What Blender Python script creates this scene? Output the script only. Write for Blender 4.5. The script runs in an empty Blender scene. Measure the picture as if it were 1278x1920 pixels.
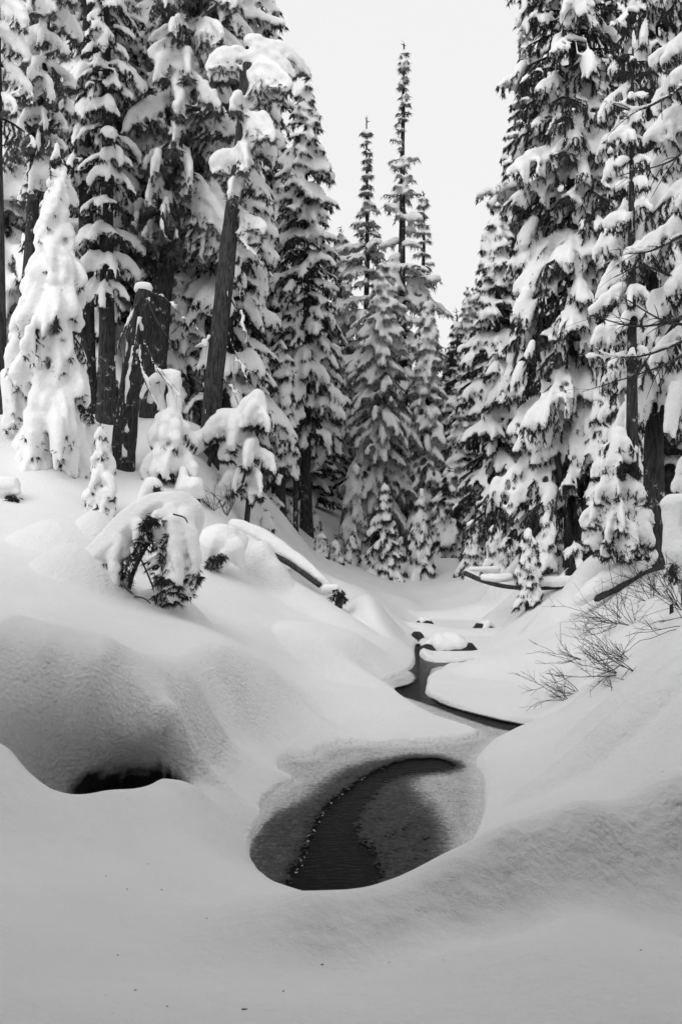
import bpy, math, random, time
import numpy as np
from math import radians as R

T0 = time.time()
SC = bpy.context.scene
COL = SC.collection
rng = np.random.default_rng(11)
random.seed(11)

# ------------------------------------------------------------------ camera
F = 1867.0            # focal length in photograph pixels
EYE = 2.2             # eye above the creek surface
cam = bpy.data.cameras.new('camera'); cam_o = bpy.data.objects.new('camera', cam); COL.objects.link(cam_o)
cam.sensor_fit = 'VERTICAL'; cam.sensor_height = 36.0; cam.lens = 36.0 * F / 1920.0
cam.clip_start = 0.05; cam.clip_end = 2000
cam_o.location = (0, 0, EYE); cam_o.rotation_euler = (R(90), 0, 0)
cam.dof.use_dof = True; cam.dof.focus_distance = 13.0; cam.dof.aperture_fstop = 7.0
SC.camera = cam_o

# ------------------------------------------------------------------ light: overcast
SUN_EL, SUN_AZ = 46, 212          # azimuth the light comes from (compass, +Y = 0)
w = bpy.data.worlds.new('World'); SC.world = w; w.use_nodes = True
nt = w.node_tree; nt.nodes.clear()
out = nt.nodes.new('ShaderNodeOutputWorld'); bg = nt.nodes.new('ShaderNodeBackground')
sky = nt.nodes.new('ShaderNodeTexSky'); sky.sky_type = 'NISHITA'; sky.sun_disc = False
sky.sun_elevation = R(SUN_EL); sky.sun_rotation = R(SUN_AZ); sky.dust_density = 3.0
bw = nt.nodes.new('ShaderNodeRGBToBW'); mx = nt.nodes.new('ShaderNodeMix'); mx.data_type = 'RGBA'
mx.inputs[0].default_value = 0.9
CLOUD = 8.15
mx.inputs[7].default_value = (CLOUD, CLOUD, CLOUD, 1)   # the even cloud layer
nt.links.new(sky.outputs[0], bw.inputs[0]); nt.links.new(bw.outputs[0], mx.inputs[6])
nt.links.new(mx.outputs[2], bg.inputs[0]); bg.inputs[1].default_value = 0.1
nt.links.new(bg.outputs[0], out.inputs[0])
sl = bpy.data.lights.new('sun', 'SUN'); sl.energy = 1.3; sl.angle = R(45); sl.color = (1, 1, 1)
so = bpy.data.objects.new('sun', sl); COL.objects.link(so)
so.rotation_euler = (R(90 - SUN_EL), 0, R(180 - SUN_AZ) + math.pi)
from mathutils import Vector
_a = R(SUN_AZ); _e = R(SUN_EL)
_d = Vector((math.sin(_a) * math.cos(_e), math.cos(_a) * math.cos(_e), math.sin(_e)))
so.rotation_euler = _d.to_track_quat('Z', 'Y').to_euler()
SC.view_settings.view_transform = 'Standard'; SC.view_settings.look = 'None'
SC.view_settings.exposure = 0.24; SC.view_settings.gamma = 1.0; SC.view_settings.use_curve_mapping = False
SC.cycles.max_bounces = 8; SC.cycles.diffuse_bounces = 5; SC.cycles.glossy_bounces = 3
SC.cycles.transparent_max_bounces = 6; SC.cycles.caustics_reflective = False; SC.cycles.caustics_refractive = False

# ------------------------------------------------------------------ small helpers
def P(px, py, Y):
    return np.array([(px - 639) / F * Y, Y, EYE - (py - 960) / F * Y])
def G(px, py, z=0.0):                       # point on a horizontal plane
    Y = (EYE - z) * F / (py - 960.0)
    return np.array([(px - 639) / F * Y, Y])
_L = rng.random((256, 256))
def vnoise(x, y):
    xi = np.floor(x).astype(int); yi = np.floor(y).astype(int); fx = x - xi; fy = y - yi
    fx = fx * fx * (3 - 2 * fx); fy = fy * fy * (3 - 2 * fy)
    g = lambda a, b: _L[a & 255, b & 255]
    return (g(xi, yi) * (1 - fx) + g(xi + 1, yi) * fx) * (1 - fy) + (g(xi, yi + 1) * (1 - fx) + g(xi + 1, yi + 1) * fx) * fy - 0.5
def sstep(a, b, x):
    t = np.clip((x - a) / (b - a + 1e-12), 0, 1); return t * t * (3 - 2 * t)
def link(o):
    COL.objects.link(o); return o
def mesh_np(name, V, Fc, mat, smooth=True, mi=None):
    """V (n,3); Fc list of face arrays (each (m,k))"""
    me = bpy.data.meshes.new(name)
    V = np.asarray(V, np.float32)
    me.vertices.add(len(V)); me.vertices.foreach_set('co', V.ravel())
    if not isinstance(Fc, (list, tuple)): Fc = [Fc]
    idx = np.concatenate([f.ravel() for f in Fc]).astype(np.int32)
    tot = np.concatenate([np.full(len(f), f.shape[1]) for f in Fc]).astype(np.int32)
    st = np.concatenate([[0], np.cumsum(tot)[:-1]]).astype(np.int32)
    me.loops.add(len(idx)); me.loops.foreach_set('vertex_index', idx)
    me.polygons.add(len(tot)); me.polygons.foreach_set('loop_start', st)
    for m in (mat if isinstance(mat, (list, tuple)) else [mat]): me.materials.append(m)
    if mi is not None: me.polygons.foreach_set('material_index', np.asarray(mi, np.int32))
    me.update(calc_edges=True)
    if smooth: me.polygons.foreach_set('use_smooth', np.ones(len(tot), bool))
    return me
def tag(o, label=None, cat=None, group=None, kind=None):
    if label: o['label'] = label
    if cat: o['category'] = cat
    if group: o['group'] = group
    if kind: o['kind'] = kind
    return o

# ------------------------------------------------------------------ materials (all neutral: the place is shown in greys)
def newmat(name):
    m = bpy.data.materials.new(name); m.use_nodes = True; n = m.node_tree
    return m, n, n.nodes['Principled BSDF'], n.nodes['Material Output']
def N(n, t, **k):
    o = n.nodes.new(t)
    for a, v in k.items(): setattr(o, a, v)
    return o
def noise(n, scale, detail=3.0, rough=0.55, vec=None):
    o = N(n, 'ShaderNodeTexNoise'); o.inputs['Scale'].default_value = scale
    o.inputs['Detail'].default_value = detail; o.inputs['Roughness'].default_value = rough
    if vec is not None: n.links.new(vec, o.inputs['Vector'])
    return o
def ramp(n, src, pts):
    r = N(n, 'ShaderNodeValToRGB'); e = r.color_ramp.elements
    while len(e) < len(pts): e.new(0.5)
    for k, (p, c) in enumerate(pts): e[k].position = p; e[k].color = (c, c, c, 1)
    n.links.new(src, r.inputs[0]); return r
def bump(n, h, strength, dist, prev=None):
    b = N(n, 'ShaderNodeBump'); b.inputs['Strength'].default_value = strength; b.inputs['Distance'].default_value = dist
    n.links.new(h, b.inputs['Height'])
    if prev is not None: n.links.new(prev, b.inputs['Normal'])
    return b

def snow_mat(name, base, fine, lumps, popcorn=False):
    m, n, b, o = newmat(name)
    b.inputs['Roughness'].default_value = 0.62; b.inputs['Specular IOR Level'].default_value = 0.25
    geo = N(n, 'ShaderNodeNewGeometry'); pos = geo.outputs['Position']
    c = noise(n, 1.3, 4, .6, pos)
    r = ramp(n, c.outputs[0], [(.3, base - .03), (.7, base + .02)])
    if popcorn:       # painted shade of the hollow, masked by the ground mesh, with a ragged edge
        at = N(n, 'ShaderNodeAttribute', attribute_name='hollow_shade'); en = noise(n, 9, 3, .55, pos)
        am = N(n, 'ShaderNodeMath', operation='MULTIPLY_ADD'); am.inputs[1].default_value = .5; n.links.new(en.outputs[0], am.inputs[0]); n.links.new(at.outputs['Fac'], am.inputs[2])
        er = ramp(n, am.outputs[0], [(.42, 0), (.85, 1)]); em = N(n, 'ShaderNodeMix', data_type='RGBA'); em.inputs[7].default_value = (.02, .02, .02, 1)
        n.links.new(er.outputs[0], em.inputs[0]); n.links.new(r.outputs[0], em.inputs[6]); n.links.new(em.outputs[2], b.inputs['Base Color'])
    else: n.links.new(r.outputs[0], b.inputs['Base Color'])
    n1 = noise(n, 160, 2, .6, pos); b1 = bump(n, n1.outputs[0], fine, 0.006)
    n2 = noise(n, 22, 3, .6, pos); b2 = bump(n, n2.outputs[0], lumps, 0.03, b1.outputs[0])
    last = b2.outputs[0]
    if popcorn:
        sx = N(n, 'ShaderNodeSeparateXYZ'); n.links.new(geo.outputs['Normal'], sx.inputs[0])
        rs_ = ramp(n, sx.outputs[2], [(.55, .7), (.93, .06)])
        big = noise(n, .9, 3, .6, pos); rb = ramp(n, big.outputs[0], [(.35, .45), (.6, 1)])
        ml = N(n, 'ShaderNodeMath', operation='MULTIPLY'); n.links.new(rs_.outputs[0], ml.inputs[0]); n.links.new(rb.outputs[0], ml.inputs[1])
        vo = N(n, 'ShaderNodeTexVoronoi', feature='SMOOTH_F1'); vo.inputs['Scale'].default_value = 30; vo.inputs['Smoothness'].default_value = .7
        wp = noise(n, 9, 3, .6, pos); ad = N(n, 'ShaderNodeMix', data_type='VECTOR'); ad.inputs[0].default_value = .04
        n.links.new(pos, ad.inputs[4]); n.links.new(wp.outputs[1], ad.inputs[5]); n.links.new(ad.outputs[1], vo.inputs['Vector'])
        n3_ = noise(n, 45, 3, .65, pos)
        hs = N(n, 'ShaderNodeMath', operation='SUBTRACT'); n.links.new(n3_.outputs[0], hs.inputs[0]); n.links.new(vo.outputs[0], hs.inputs[1])
        b3 = N(n, 'ShaderNodeBump'); b3.inputs['Distance'].default_value = .05
        n.links.new(ml.outputs[0], b3.inputs['Strength']); n.links.new(hs.outputs[0], b3.inputs['Height']); n.links.new(last, b3.inputs['Normal']); last = b3.outputs[0]
    n.links.new(last, b.inputs['Normal'])
    return m
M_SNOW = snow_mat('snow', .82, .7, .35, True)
M_TSNOW = snow_mat('snow_on_branches', .87, .25, .6)

def needle_mat(name, lo, hi, frost):
    m, n, b, o = newmat(name)
    geo = N(n, 'ShaderNodeNewGeometry')
    c = noise(n, 3.2, 3, .6, geo.outputs['Position'])
    r = ramp(n, c.outputs[0], [(.35, lo), (.55, hi), (.72, frost)])
    n.links.new(r.outputs[0], b.inputs['Base Color'])
    b.inputs['Roughness'].default_value = 0.7; b.inputs['Specular IOR Level'].default_value = 0.25
    return m
M_NEED = needle_mat('needles_dark', .022, .035, .08)
M_FROST_HAZE = needle_mat('needles_rimed_haze', .08, .24, .50)  # rime, lightened further to stand in for haze on the distant trees
M_LICH = needle_mat('lichen_grey', .05, .12, .34)

def bark_mat(name, lo, hi, frost=0.0):
    m, n, b, o = newmat(name)
    tc = N(n, 'ShaderNodeTexCoord'); mp = N(n, 'ShaderNodeMapping'); mp.inputs['Scale'].default_value = (14, 14, 2.2)
    n.links.new(tc.outputs['Object'], mp.inputs[0])
    c = noise(n, 2.2, 5, .65, mp.outputs[0])
    r = ramp(n, c.outputs[0], [(.35, lo), (.6, hi)])
    last = r.outputs[0]
    if frost:
        c2 = noise(n, 5, 6, .75, tc.outputs['Object'])
        r2 = ramp(n, c2.outputs[0], [(.6 - frost, 0), (.68 - frost * .5, 1)])
        mm = N(n, 'ShaderNodeMix', data_type='RGBA'); mm.inputs[7].default_value = (.6, .6, .6, 1)
        n.links.new(r2.outputs[0], mm.inputs[0]); n.links.new(last, mm.inputs[6]); last = mm.outputs[2]
    n.links.new(last, b.inputs['Base Color'])
    b.inputs['Roughness'].default_value = .85; b.inputs['Specular IOR Level'].default_value = .2
    bb = bump(n, c.outputs[0], .9, .03); n.links.new(bb.outputs[0], b.inputs['Normal'])
    return m
M_BARK = bark_mat('bark_dark', .012, .06, .01)
M_BARE = bark_mat('weathered_wood', .012, .075)
M_TWIG = bark_mat('twig_bark', .015, .04)

# ------------------------------------------------------------------ water and ice
def water_mat():
    m, n, b, o = newmat('creek_water')
    b.inputs['Base Color'].default_value = (.006, .006, .006, 1); b.inputs['Roughness'].default_value = .07
    b.inputs['IOR'].default_value = 1.33; b.inputs['Specular IOR Level'].default_value = .03
    geo = N(n, 'ShaderNodeNewGeometry'); mp = N(n, 'ShaderNodeMapping'); mp.inputs['Scale'].default_value = (1, 2.6, 1)
    n.links.new(geo.outputs['Position'], mp.inputs[0])
    c = noise(n, 9, 4, .6, mp.outputs[0]); bb = bump(n, c.outputs[0], .35, .02)
    n.links.new(bb.outputs[0], b.inputs['Normal']); return m
def ice_mat():
    """thickness attribute: 0 open water, .5 wet dark slush, 1 dry pale ice, 1.5 snow dusted"""
    m, n, b, o = newmat('creek_ice')
    at = N(n, 'ShaderNodeAttribute', attribute_name='thick')
    geo = N(n, 'ShaderNodeNewGeometry'); mp = N(n, 'ShaderNodeMapping'); mp.inputs['Scale'].default_value = (1, .8, 1)
    n.links.new(geo.outputs['Position'], mp.inputs[0])
    e = noise(n, 26, 5, .75, mp.outputs[0]); e2 = noise(n, 6, 3, .6, mp.outputs[0])
    ad = N(n, 'ShaderNodeMath', operation='MULTIPLY_ADD'); ad.inputs[1].default_value = 1.1
    n.links.new(e.outputs[0], ad.inputs[0]); n.links.new(at.outputs['Fac'], ad.inputs[2])
    ad2 = N(n, 'ShaderNodeMath', operation='MULTIPLY_ADD'); ad2.inputs[1].default_value = .4
    n.links.new(e2.outputs[0], ad2.inputs[0]); n.links.new(ad.outputs[0], ad2.inputs[2])
    sc = N(n, 'ShaderNodeMath', operation='MULTIPLY'); sc.inputs[1].default_value = .4
    n.links.new(ad2.outputs[0], sc.inputs[0])
    # (t + .385 avg) / 2
    r = ramp(n, sc.outputs[0], [(.36, .012), (.42, .035), (.50, .075), (.58, .2), (.66, .42), (.80, .62)])
    sp = noise(n, 120, 3, .8, mp.outputs[0]); spr = ramp(n, sp.outputs[0], [(.38, .4), (.66, 1.9)])
    mm = N(n, 'ShaderNodeMix', data_type='RGBA', blend_type='MULTIPLY'); mm.inputs[0].default_value = .85
    n.links.new(r.outputs[0], mm.inputs[6]); n.links.new(spr.outputs[0], mm.inputs[7])
    n.links.new(mm.outputs[2], b.inputs['Base Color'])
    b.inputs['Roughness'].default_value = .6; b.inputs['Specular IOR Level'].default_value = .1
    bb = bump(n, sp.outputs[0], .5, .01); n.links.new(bb.outputs[0], b.inputs['Normal'])
    tr = N(n, 'ShaderNodeBsdfTransparent'); ms = N(n, 'ShaderNodeMixShader')
    rr = ramp(n, sc.outputs[0], [(.355, 0), (.39, 1)])
    n.links.new(rr.outputs[0], ms.inputs[0]); n.links.new(tr.outputs[0], ms.inputs[1]); n.links.new(b.outputs[0], ms.inputs[2])
    n.links.new(ms.outputs[0], o.inputs[0]); return m
M_WATER = water_mat(); M_ICE = ice_mat()

def densify(poly, step, amp, seed):
    """closed outline with small ragged noise"""
    r = np.random.default_rng(seed); outp = []
    n = len(poly)
    for i in range(n):
        a = poly[i]; b = poly[(i + 1) % n]; d = np.linalg.norm(b - a); k = max(1, int(d / step))
        for j in range(k):
            p = a + (b - a) * j / k
            outp.append(p + r.normal(0, amp, 2) * (1 if k > 1 else .5))
    return np.array(outp)
def smooth_poly(px, it=1):
    p = np.array([G(*q) for q in px])
    for _ in range(it):                      # Chaikin
        q = np.roll(p, -1, 0); p = np.stack([p * .75 + q * .25, p * .25 + q * .75], 1).reshape(-1, 2)
    return p
def sdf(poly, x, y):
    """signed distance, negative inside"""
    shp = x.shape; x = x.ravel(); y = y.ravel()
    d2 = np.full(x.shape, 1e9); ins = np.zeros(x.shape, bool)
    n = len(poly)
    for i in range(n):
        ax, ay = poly[i]; bx, by = poly[(i + 1) % n]; ex, ey = bx - ax, by - ay
        L2 = ex * ex + ey * ey + 1e-12
        t = np.clip(((x - ax) * ex + (y - ay) * ey) / L2, 0, 1)
        d2 = np.minimum(d2, (x - ax - t * ex) ** 2 + (y - ay - t * ey) ** 2)
        if ay != by:
            ins ^= ((ay > y) != (by > y)) & (x < (bx - ax) * (y - ay) / (by - ay) + ax)
    return (np.sqrt(d2) * np.where(ins, -1, 1)).reshape(shp)

SHORE = smooth_poly([(550,1690),(505,1660),(475,1630),(464,1600),(472,1565),(492,1535),(485,1512),(512,1482),(556,1466),(530,1456),(518,1440),(524,1424),(594,1422),(583,1412),
 (640,1396),(740,1399),(850,1392),(907,1381),(870,1364),(800,1341),(750,1308),(733,1290),(715,1280),(740,1272),(768,1256),(778,1240),(775,1222),(778,1206),(787,1203),(790,1215),
 (785,1228),(802,1240),(850,1241),(898,1234),(897,1240),(860,1247),(830,1252),(830,1262),(800,1270),(800,1288),(796,1300),(830,1318),(870,1332),(960,1352),(1034,1366),
 (975,1373),(930,1388),(903,1412),(885,1436),(905,1462),(908,1500),(903,1545),(880,1585),(860,1608),(840,1622),(720,1690)], 1)
DARK = smooth_poly([(540,1690),(548,1640),(568,1610),(584,1560),(612,1512),(652,1478),(690,1452),(735,1430),(775,1422),(822,1420),(860,1434),(835,1444),(770,1448),(722,1462),(692,1492),(668,1525),
 (660,1560),(690,1600),(705,1640),(690,1690)], 1)
RING = smooth_poly([(500,1690),(462,1640),(455,1590),(495,1530),(560,1505),(600,1470),(640,1440),(720,1420),(800,1410),(880,1432),(860,1450),(800,1452),(770,1470),(800,1500),(832,1540),(838,1600),(850,1640),(720,1700)], 1)
CHAN = smooth_poly([(736,1291),(775,1282),(785,1268),(762,1252),(774,1243),(775,1222),(779,1208),(786,1207),(786,1228),(802,1239),(850,1240),(900,1233),(860,1247),(804,1250),
 (800,1268),(796,1290),(806,1308),(830,1322),(872,1334),(960,1356),(1036,1366),(980,1372),(935,1366),(870,1345),(800,1318),(748,1303)], 1)

# ------------------------------------------------------------------ ground height
CP = [(0,1920,2.4),(639,1920,2.6),(1278,1920,2.45),(850,1830,3.1),(1150,1780,3.1),(400,1860,2.9),(200,1900,2.6),
 (400,1842,3.15),(600,1803,3.55),(730,1765,3.71),(850,1725,3.90),(950,1690,4.05),(1050,1660,4.17),(1160,1630,4.3),(1278,1605,4.41),(850,1780,3.45),(1100,1710,3.7),(600,1850,3.1),(1500,1560,4.6),
 (480,1702,3.85),(600,1680,3.86),(720,1674,3.93),(790,1646,4.02),(860,1610,4.12),(960,1562,4.27),(1100,1517,4.44),(1278,1478,4.61),(1500,1420,4.9),
 (500,1672,4.5),(500,1664,5.1),(450,1645,5.2),(560,1682,5.0),(600,1700,4.4),(720,1700,4.5),(860,1645,4.8),(960,1595,5.0),(1100,1545,5.1),
 (300,1740,3.8),(0,1720,3.6),(150,1630,4.6),(330,1640,4.9),
 (0,1560,5.0),(150,1560,5.3),(300,1550,5.6),(420,1500,6.7),(440,1600,5.9),(400,1690,4.6),(500,1400,8.4),(560,1430,8.3),(640,1370,9.6),(760,1350,10.2),
 (950,1450,8.0),(900,1560,6.75),(880,1600,6.35),(1000,1400,8.6),(1030,1500,6.6),(1100,1450,7.2),(1278,1440,5.9),(1278,1350,6.8),(1100,1330,9.0),(1278,1240,8.2),(1150,1310,8.8),(1200,1220,10.4),
 (1278,1140,11.5),(1100,1150,15),(1000,1190,15.5),(950,1260,13),(1000,1330,10.8),(900,1290,12),(1050,1270,12.3),(850,1215,17),(850,1190,18.5),
 (740,1370,9.7),(680,1300,11.4),(640,1260,12.4),(600,1340,10.3),(700,1265,12.6),(690,1225,13.2),(620,1180,14.2),
 (330,1262,7.7),(200,1205,7.8),(0,1165,7.8),(100,1180,7.8),(-200,1150,7.9),(-200,1170,7.4),(0,1190,7.25),(100,1205,7.25),(200,1235,7.2),(330,1290,7.08),(372,1300,7.6),(450,1278,8.75),(520,1282,9.4),
 (330,1452,6.75),(374,1400,7.5),(450,1362,8.5),(520,1342,9.1),(600,1345,9.7),
 (20,1405,6.25),(70,1468,6.15),(130,1495,6.05),(200,1486,6.15),(300,1457,6.55),(-60,1390,6.2),
 (450,1210,10.8),(0,1100,10),(200,1120,11),(330,1150,11.6),(120,1160,8.9),(300,1220,8.9),
 (400,1150,12.8),(500,1130,14.5),(400,1080,14.5),(560,1090,17),(640,1140,16.5),(700,1120,18.5),(470,1020,18),(300,1040,14.5),(160,1010,13.2),(0,1000,13),(0,900,15.5),(0,800,17.5),
 (100,850,17),(190,955,15.5),(240,860,19),(340,920,17.5),(400,830,21),(450,970,20),(560,1010,25),(530,960,28),(620,1020,29),(600,955,36),(640,1080,24),(720,1085,26),(745,1010,37),(860,1040,33),
 (800,1085,27),(800,1130,22.5),(900,1120,21.5),(900,1060,27),(760,1120,22),(985,1120,18.5),(1060,1010,25),(1183,1090,15.5),(1210,1020,21),(1278,1060,17),(1100,1110,17),(1278,1000,26),
 (870,1150,20.5),(960,1150,18.5),(760,1160,19.6),(880,1165,20)]
CPW = [P(*c) for c in CP]
CPW += [np.array(c, float) for c in [(-1.98,6.85,.30),(-1.6,6.85,.22),(-1.3,6.88,.22),(-2.5,6.9,.5),(-8,3,1.7),(-7,-3,1.6),(0,-4,1.3),(6,-3,1.5),(5,3,1.3),(9,8,2.2),(-9,9,2.8),(0,0,1.05),(-2,1,1.1),(2,1,1.05),(-14,14,4.2),(-16,24,6.0),(-10,30,5.5),(-4,40,3.6),(2,45,1.8),(9,45,2.3),(12,30,2.6),(12,18,2.2),
 (-30,60,9),(0,80,4),(30,60,6),(-60,0,8),(60,0,8),(0,-60,4),(0,200,12),(-150,150,20),(150,150,20),(-200,-100,15),(200,-100,15),(0,-250,10)]]
CPW = np.array(CPW)
def warp(x, y):
    r = np.sqrt(x * x + y * y) + 1e-9; k = np.log1p(r / 3.0) / r
    return x * k, y * k
_qx, _qy = warp(CPW[:, 0], CPW[:, 1]); _n = len(CPW)
def _phi(d2): return d2 * np.log(d2 + 1e-12)          # thin plate
_K = _phi((_qx[:, None] - _qx) ** 2 + (_qy[:, None] - _qy) ** 2) ; _K[np.diag_indices(_n)] += 2.5e-4
_A = np.zeros((_n + 3, _n + 3)); _A[:_n, :_n] = _K; _A[:_n, _n] = 1; _A[:_n, _n + 1] = _qx; _A[:_n, _n + 2] = _qy
_A[_n:, :_n] = _A[:_n, _n:].T
_W = np.linalg.solve(_A, np.concatenate([CPW[:, 2], [0, 0, 0]]))
def base_z(x, y):
    shp = x.shape; qx, qy = warp(x.ravel(), y.ravel()); z = np.empty(qx.shape)
    for s in range(0, len(qx), 20000):
        a = qx[s:s + 20000]; b = qy[s:s + 20000]
        z[s:s + 20000] = _phi((a[:, None] - _qx) ** 2 + (b[:, None] - _qy) ** 2) @ _W[:_n] + _W[_n] + _W[_n + 1] * a + _W[_n + 2] * b
    return z.reshape(shp)

# pillows: (px, py, Y, radius along x, radius along y, height, rotation deg, hardness) placed where the photo shows rounded snow
PILL = [
 (850,1188,17.8,.9,.6,.22,0,2.5),(1200,1335,7.7,1.3,.35,.16,28,2.0),(1240,1270,8.6,1.2,.4,.16,30,2.0),(1130,1400,7.4,.8,.3,.07,25,2.0),(960,1140,19.0,1.0,.7,.28,10,2.2),
 (880,1145,20.5,1.3,.6,.16,0,2.2),(935,1105,20.5,.45,.4,.3,0,2.3),
 (990,1215,13.6,1.1,.8,.22,10,2.3),(1035,1290,11.2,.30,.28,.22,0,2.4),(1130,1225,11.6,.8,.5,.26,30,2.2),(1110,1280,9.9,.5,.4,.25,20,2.3),(1190,1180,12.6,.8,.5,.25,30,2.2),
 (935,1384,9.6,.12,.08,.06,0,2),(740,1412,9.1,.13,.07,.035,0,2),
 (470,1075,16.0,.50,.6,.42,10,2.2),(512,1092,15.6,.34,.4,.26,0,2.2),(590,1095,17.6,.5,.5,.25,0,2.2),(560,1130,15.6,1.3,.6,.22,-20,2.2),
 (720,1170,16.3,.55,1.1,.38,15,2.6),(640,1200,13.2,.9,1.3,.22,15,2.4),
 (330,1135,11.8,.45,.5,.2,0,2.0),(160,1080,11.5,.62,.6,.36,0,2.2),(130,1045,12.9,.8,.7,.25,0,2.2),(215,1025,13.2,.5,.6,.35,0,2.2),
 (30,770,18,1.6,1.5,.5,0,2.2),(1090,1115,16.2,1.2,.6,.25,25,2.4),(1140,1080,16.4,1.0,.5,.38,30,2.4),
 (520,1010,24,1.0,.7,.3,0,2.2),(800,1060,29,1.4,1.0,.35,0,2.2),(700,1050,28,.9,.8,.3,0,2.2),(610,985,30,1.2,.8,.3,0,2.2)]
def ground_z(x, y, carve=True):
    x = np.asarray(x, float); y = np.asarray(y, float)
    z = base_z(x, y)
    r = np.sqrt(x * x + y * y)
    # the big near mound: a rounded shoulder with a steep face
    for (px, py, Y, rx, ry, h, rot, hard) in PILL:
        cx = (px - 639) / F * Y; c, s = math.cos(R(rot)), math.sin(R(rot))
        u = ((x - cx) * c + (y - Y) * s) / rx; v = (-(x - cx) * s + (y - Y) * c) / ry
        q = np.sqrt(u * u + v * v); z = z + h * np.clip(1 - q ** hard, 0, 1) ** (1.15)
    z = z + (vnoise(x * .55 + 7, y * .55) * .16 + vnoise(x * 1.3, y * 1.3 + 3) * .05) * sstep(5, 14, r)
    z = z + vnoise(x * 2.1 + 5, y * 2.1) * .016
    return z
def shoreline(x, y, z):
    near = (y > 3.5) & (y < 24) & (np.abs(x) < 7)
    d = np.full(x.shape, 9.0)
    if near.any(): d[near] = sdf(SHORE, x[near], y[near])
    # the banks roll down to the ice: below the level of the ice inside the shore, a soft lip outside
    lip = np.where(y < 7.2, .8, .55)
    cap = .025 + d * lip * .9 + .06 * np.clip(d, 0, 1) ** .5
    zo = np.where(d < .9, np.minimum(z, cap), z)
    k = sstep(0, .9, d)
    zo = np.where(d < .9, zo * (1 - k) + z * k, z)
    zo = np.maximum(zo, np.where(d > 0, .004 + .10 * np.clip(d, 0, .25), -9))
    return np.where(d < 0, np.maximum(-.12, d * 1.8), zo), d
HOLLOW_SHADE = {}
def build_ground():
    import numpy as np
    th = np.concatenate([np.linspace(-180, -50, 22)[:-1], np.linspace(-50, -21.5, 24)[:-1], np.linspace(-21.5, 21.5, 460), np.linspace(21.5, 50, 24)[1:], np.linspace(50, 180, 22)[1:]])
    rr = np.concatenate([[.02], np.geomspace(.5, 1.9, 14), np.geomspace(1.95, 24, 520), np.geomspace(24.5, 60, 60), np.geomspace(64, 900, 24)])
    TH, RR = np.meshgrid(np.radians(th[:-1]), rr)      # wrap in theta
    x = RR * np.sin(TH); y = RR * np.cos(TH)
    z = ground_z(x, y); z, d = shoreline(x, y, z)
    x, y, z = cave(x, y, z)
    # small relief on the steep faces (wind-packed popcorn snow)
    gz = np.gradient(z, axis=0) / (np.gradient(RR, axis=0) + 1e-9)
    steep = sstep(.12, .45, gz) * (RR < 14)
    steep = np.maximum(steep, sstep(.35, .8, np.abs(gz)) * (RR < 20) * .5)
    tex = vnoise(x * 15, (y + z) * 15 + 9) + .6 * vnoise(x * 31 + 4, (y + 1.5 * z) * 31)
    z = z + tex * .016 * steep * (z > .03)
    tex2 = vnoise(x * 11 + 3, y * 9)
    z = z + tex2 * .006 * sstep(.1, .3, z) * (RR < 9)
    nr, nt_ = x.shape
    i = np.arange(nr - 1)[:, None] * nt_; j = np.arange(nt_)[None, :]; j2 = (j + 1) % nt_
    q = np.stack([i + j, i + j2, i + nt_ + j2, i + nt_ + j], -1).reshape(-1, 4)[:, ::-1]
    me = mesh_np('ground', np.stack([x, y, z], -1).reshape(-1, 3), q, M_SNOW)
    at = me.attributes.new('hollow_shade', 'FLOAT', 'POINT'); at.data.foreach_set('value', HOLLOW_SHADE['v'].reshape(-1).astype(np.float32))
    o = link(bpy.data.objects.new('ground', me)); tag(o, kind='structure')
    return o

CX, CY = (205 - 639) / F * 6.95, 6.95
def cave(x, y, z):
    """hollow under the near mound: a pit behind a soft lip, its back wall leaning over"""
    wx = np.exp(-((x + 2.05) / .70) ** 6)
    pit = .26 * np.exp(-((x + 1.85) / .52) ** 4) * np.exp(-((y - 6.72) / .27) ** 4)
    # the floor drops into a slot under the shoulder towards the right end
    slot = np.exp(-((x + 1.50) / .36) ** 2) * np.exp(-((y - 6.78 - .22 * (x + 1.5)) / .17) ** 4)
    z2 = z - pit - 1.0 * slot
    B = wx * np.exp(-((y - 7.02) / .36) ** 4)
    k = sstep(.15, 1.0, z2)
    low = np.clip((.62 - z2) / .4, 0, 1) * np.exp(-((x + 1.50) / .36) ** 2) * np.exp(-((y - 7.08) / .38) ** 4)
    y2 = y + B * (.14 - .38 * k) + .42 * low
    HOLLOW_SHADE['v'] = sstep(.0, .45, low) * sstep(.46, .16, z2)  # mask that paints the dark of the hollow onto the snow
    return x, y2, z2
build_ground()

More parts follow.
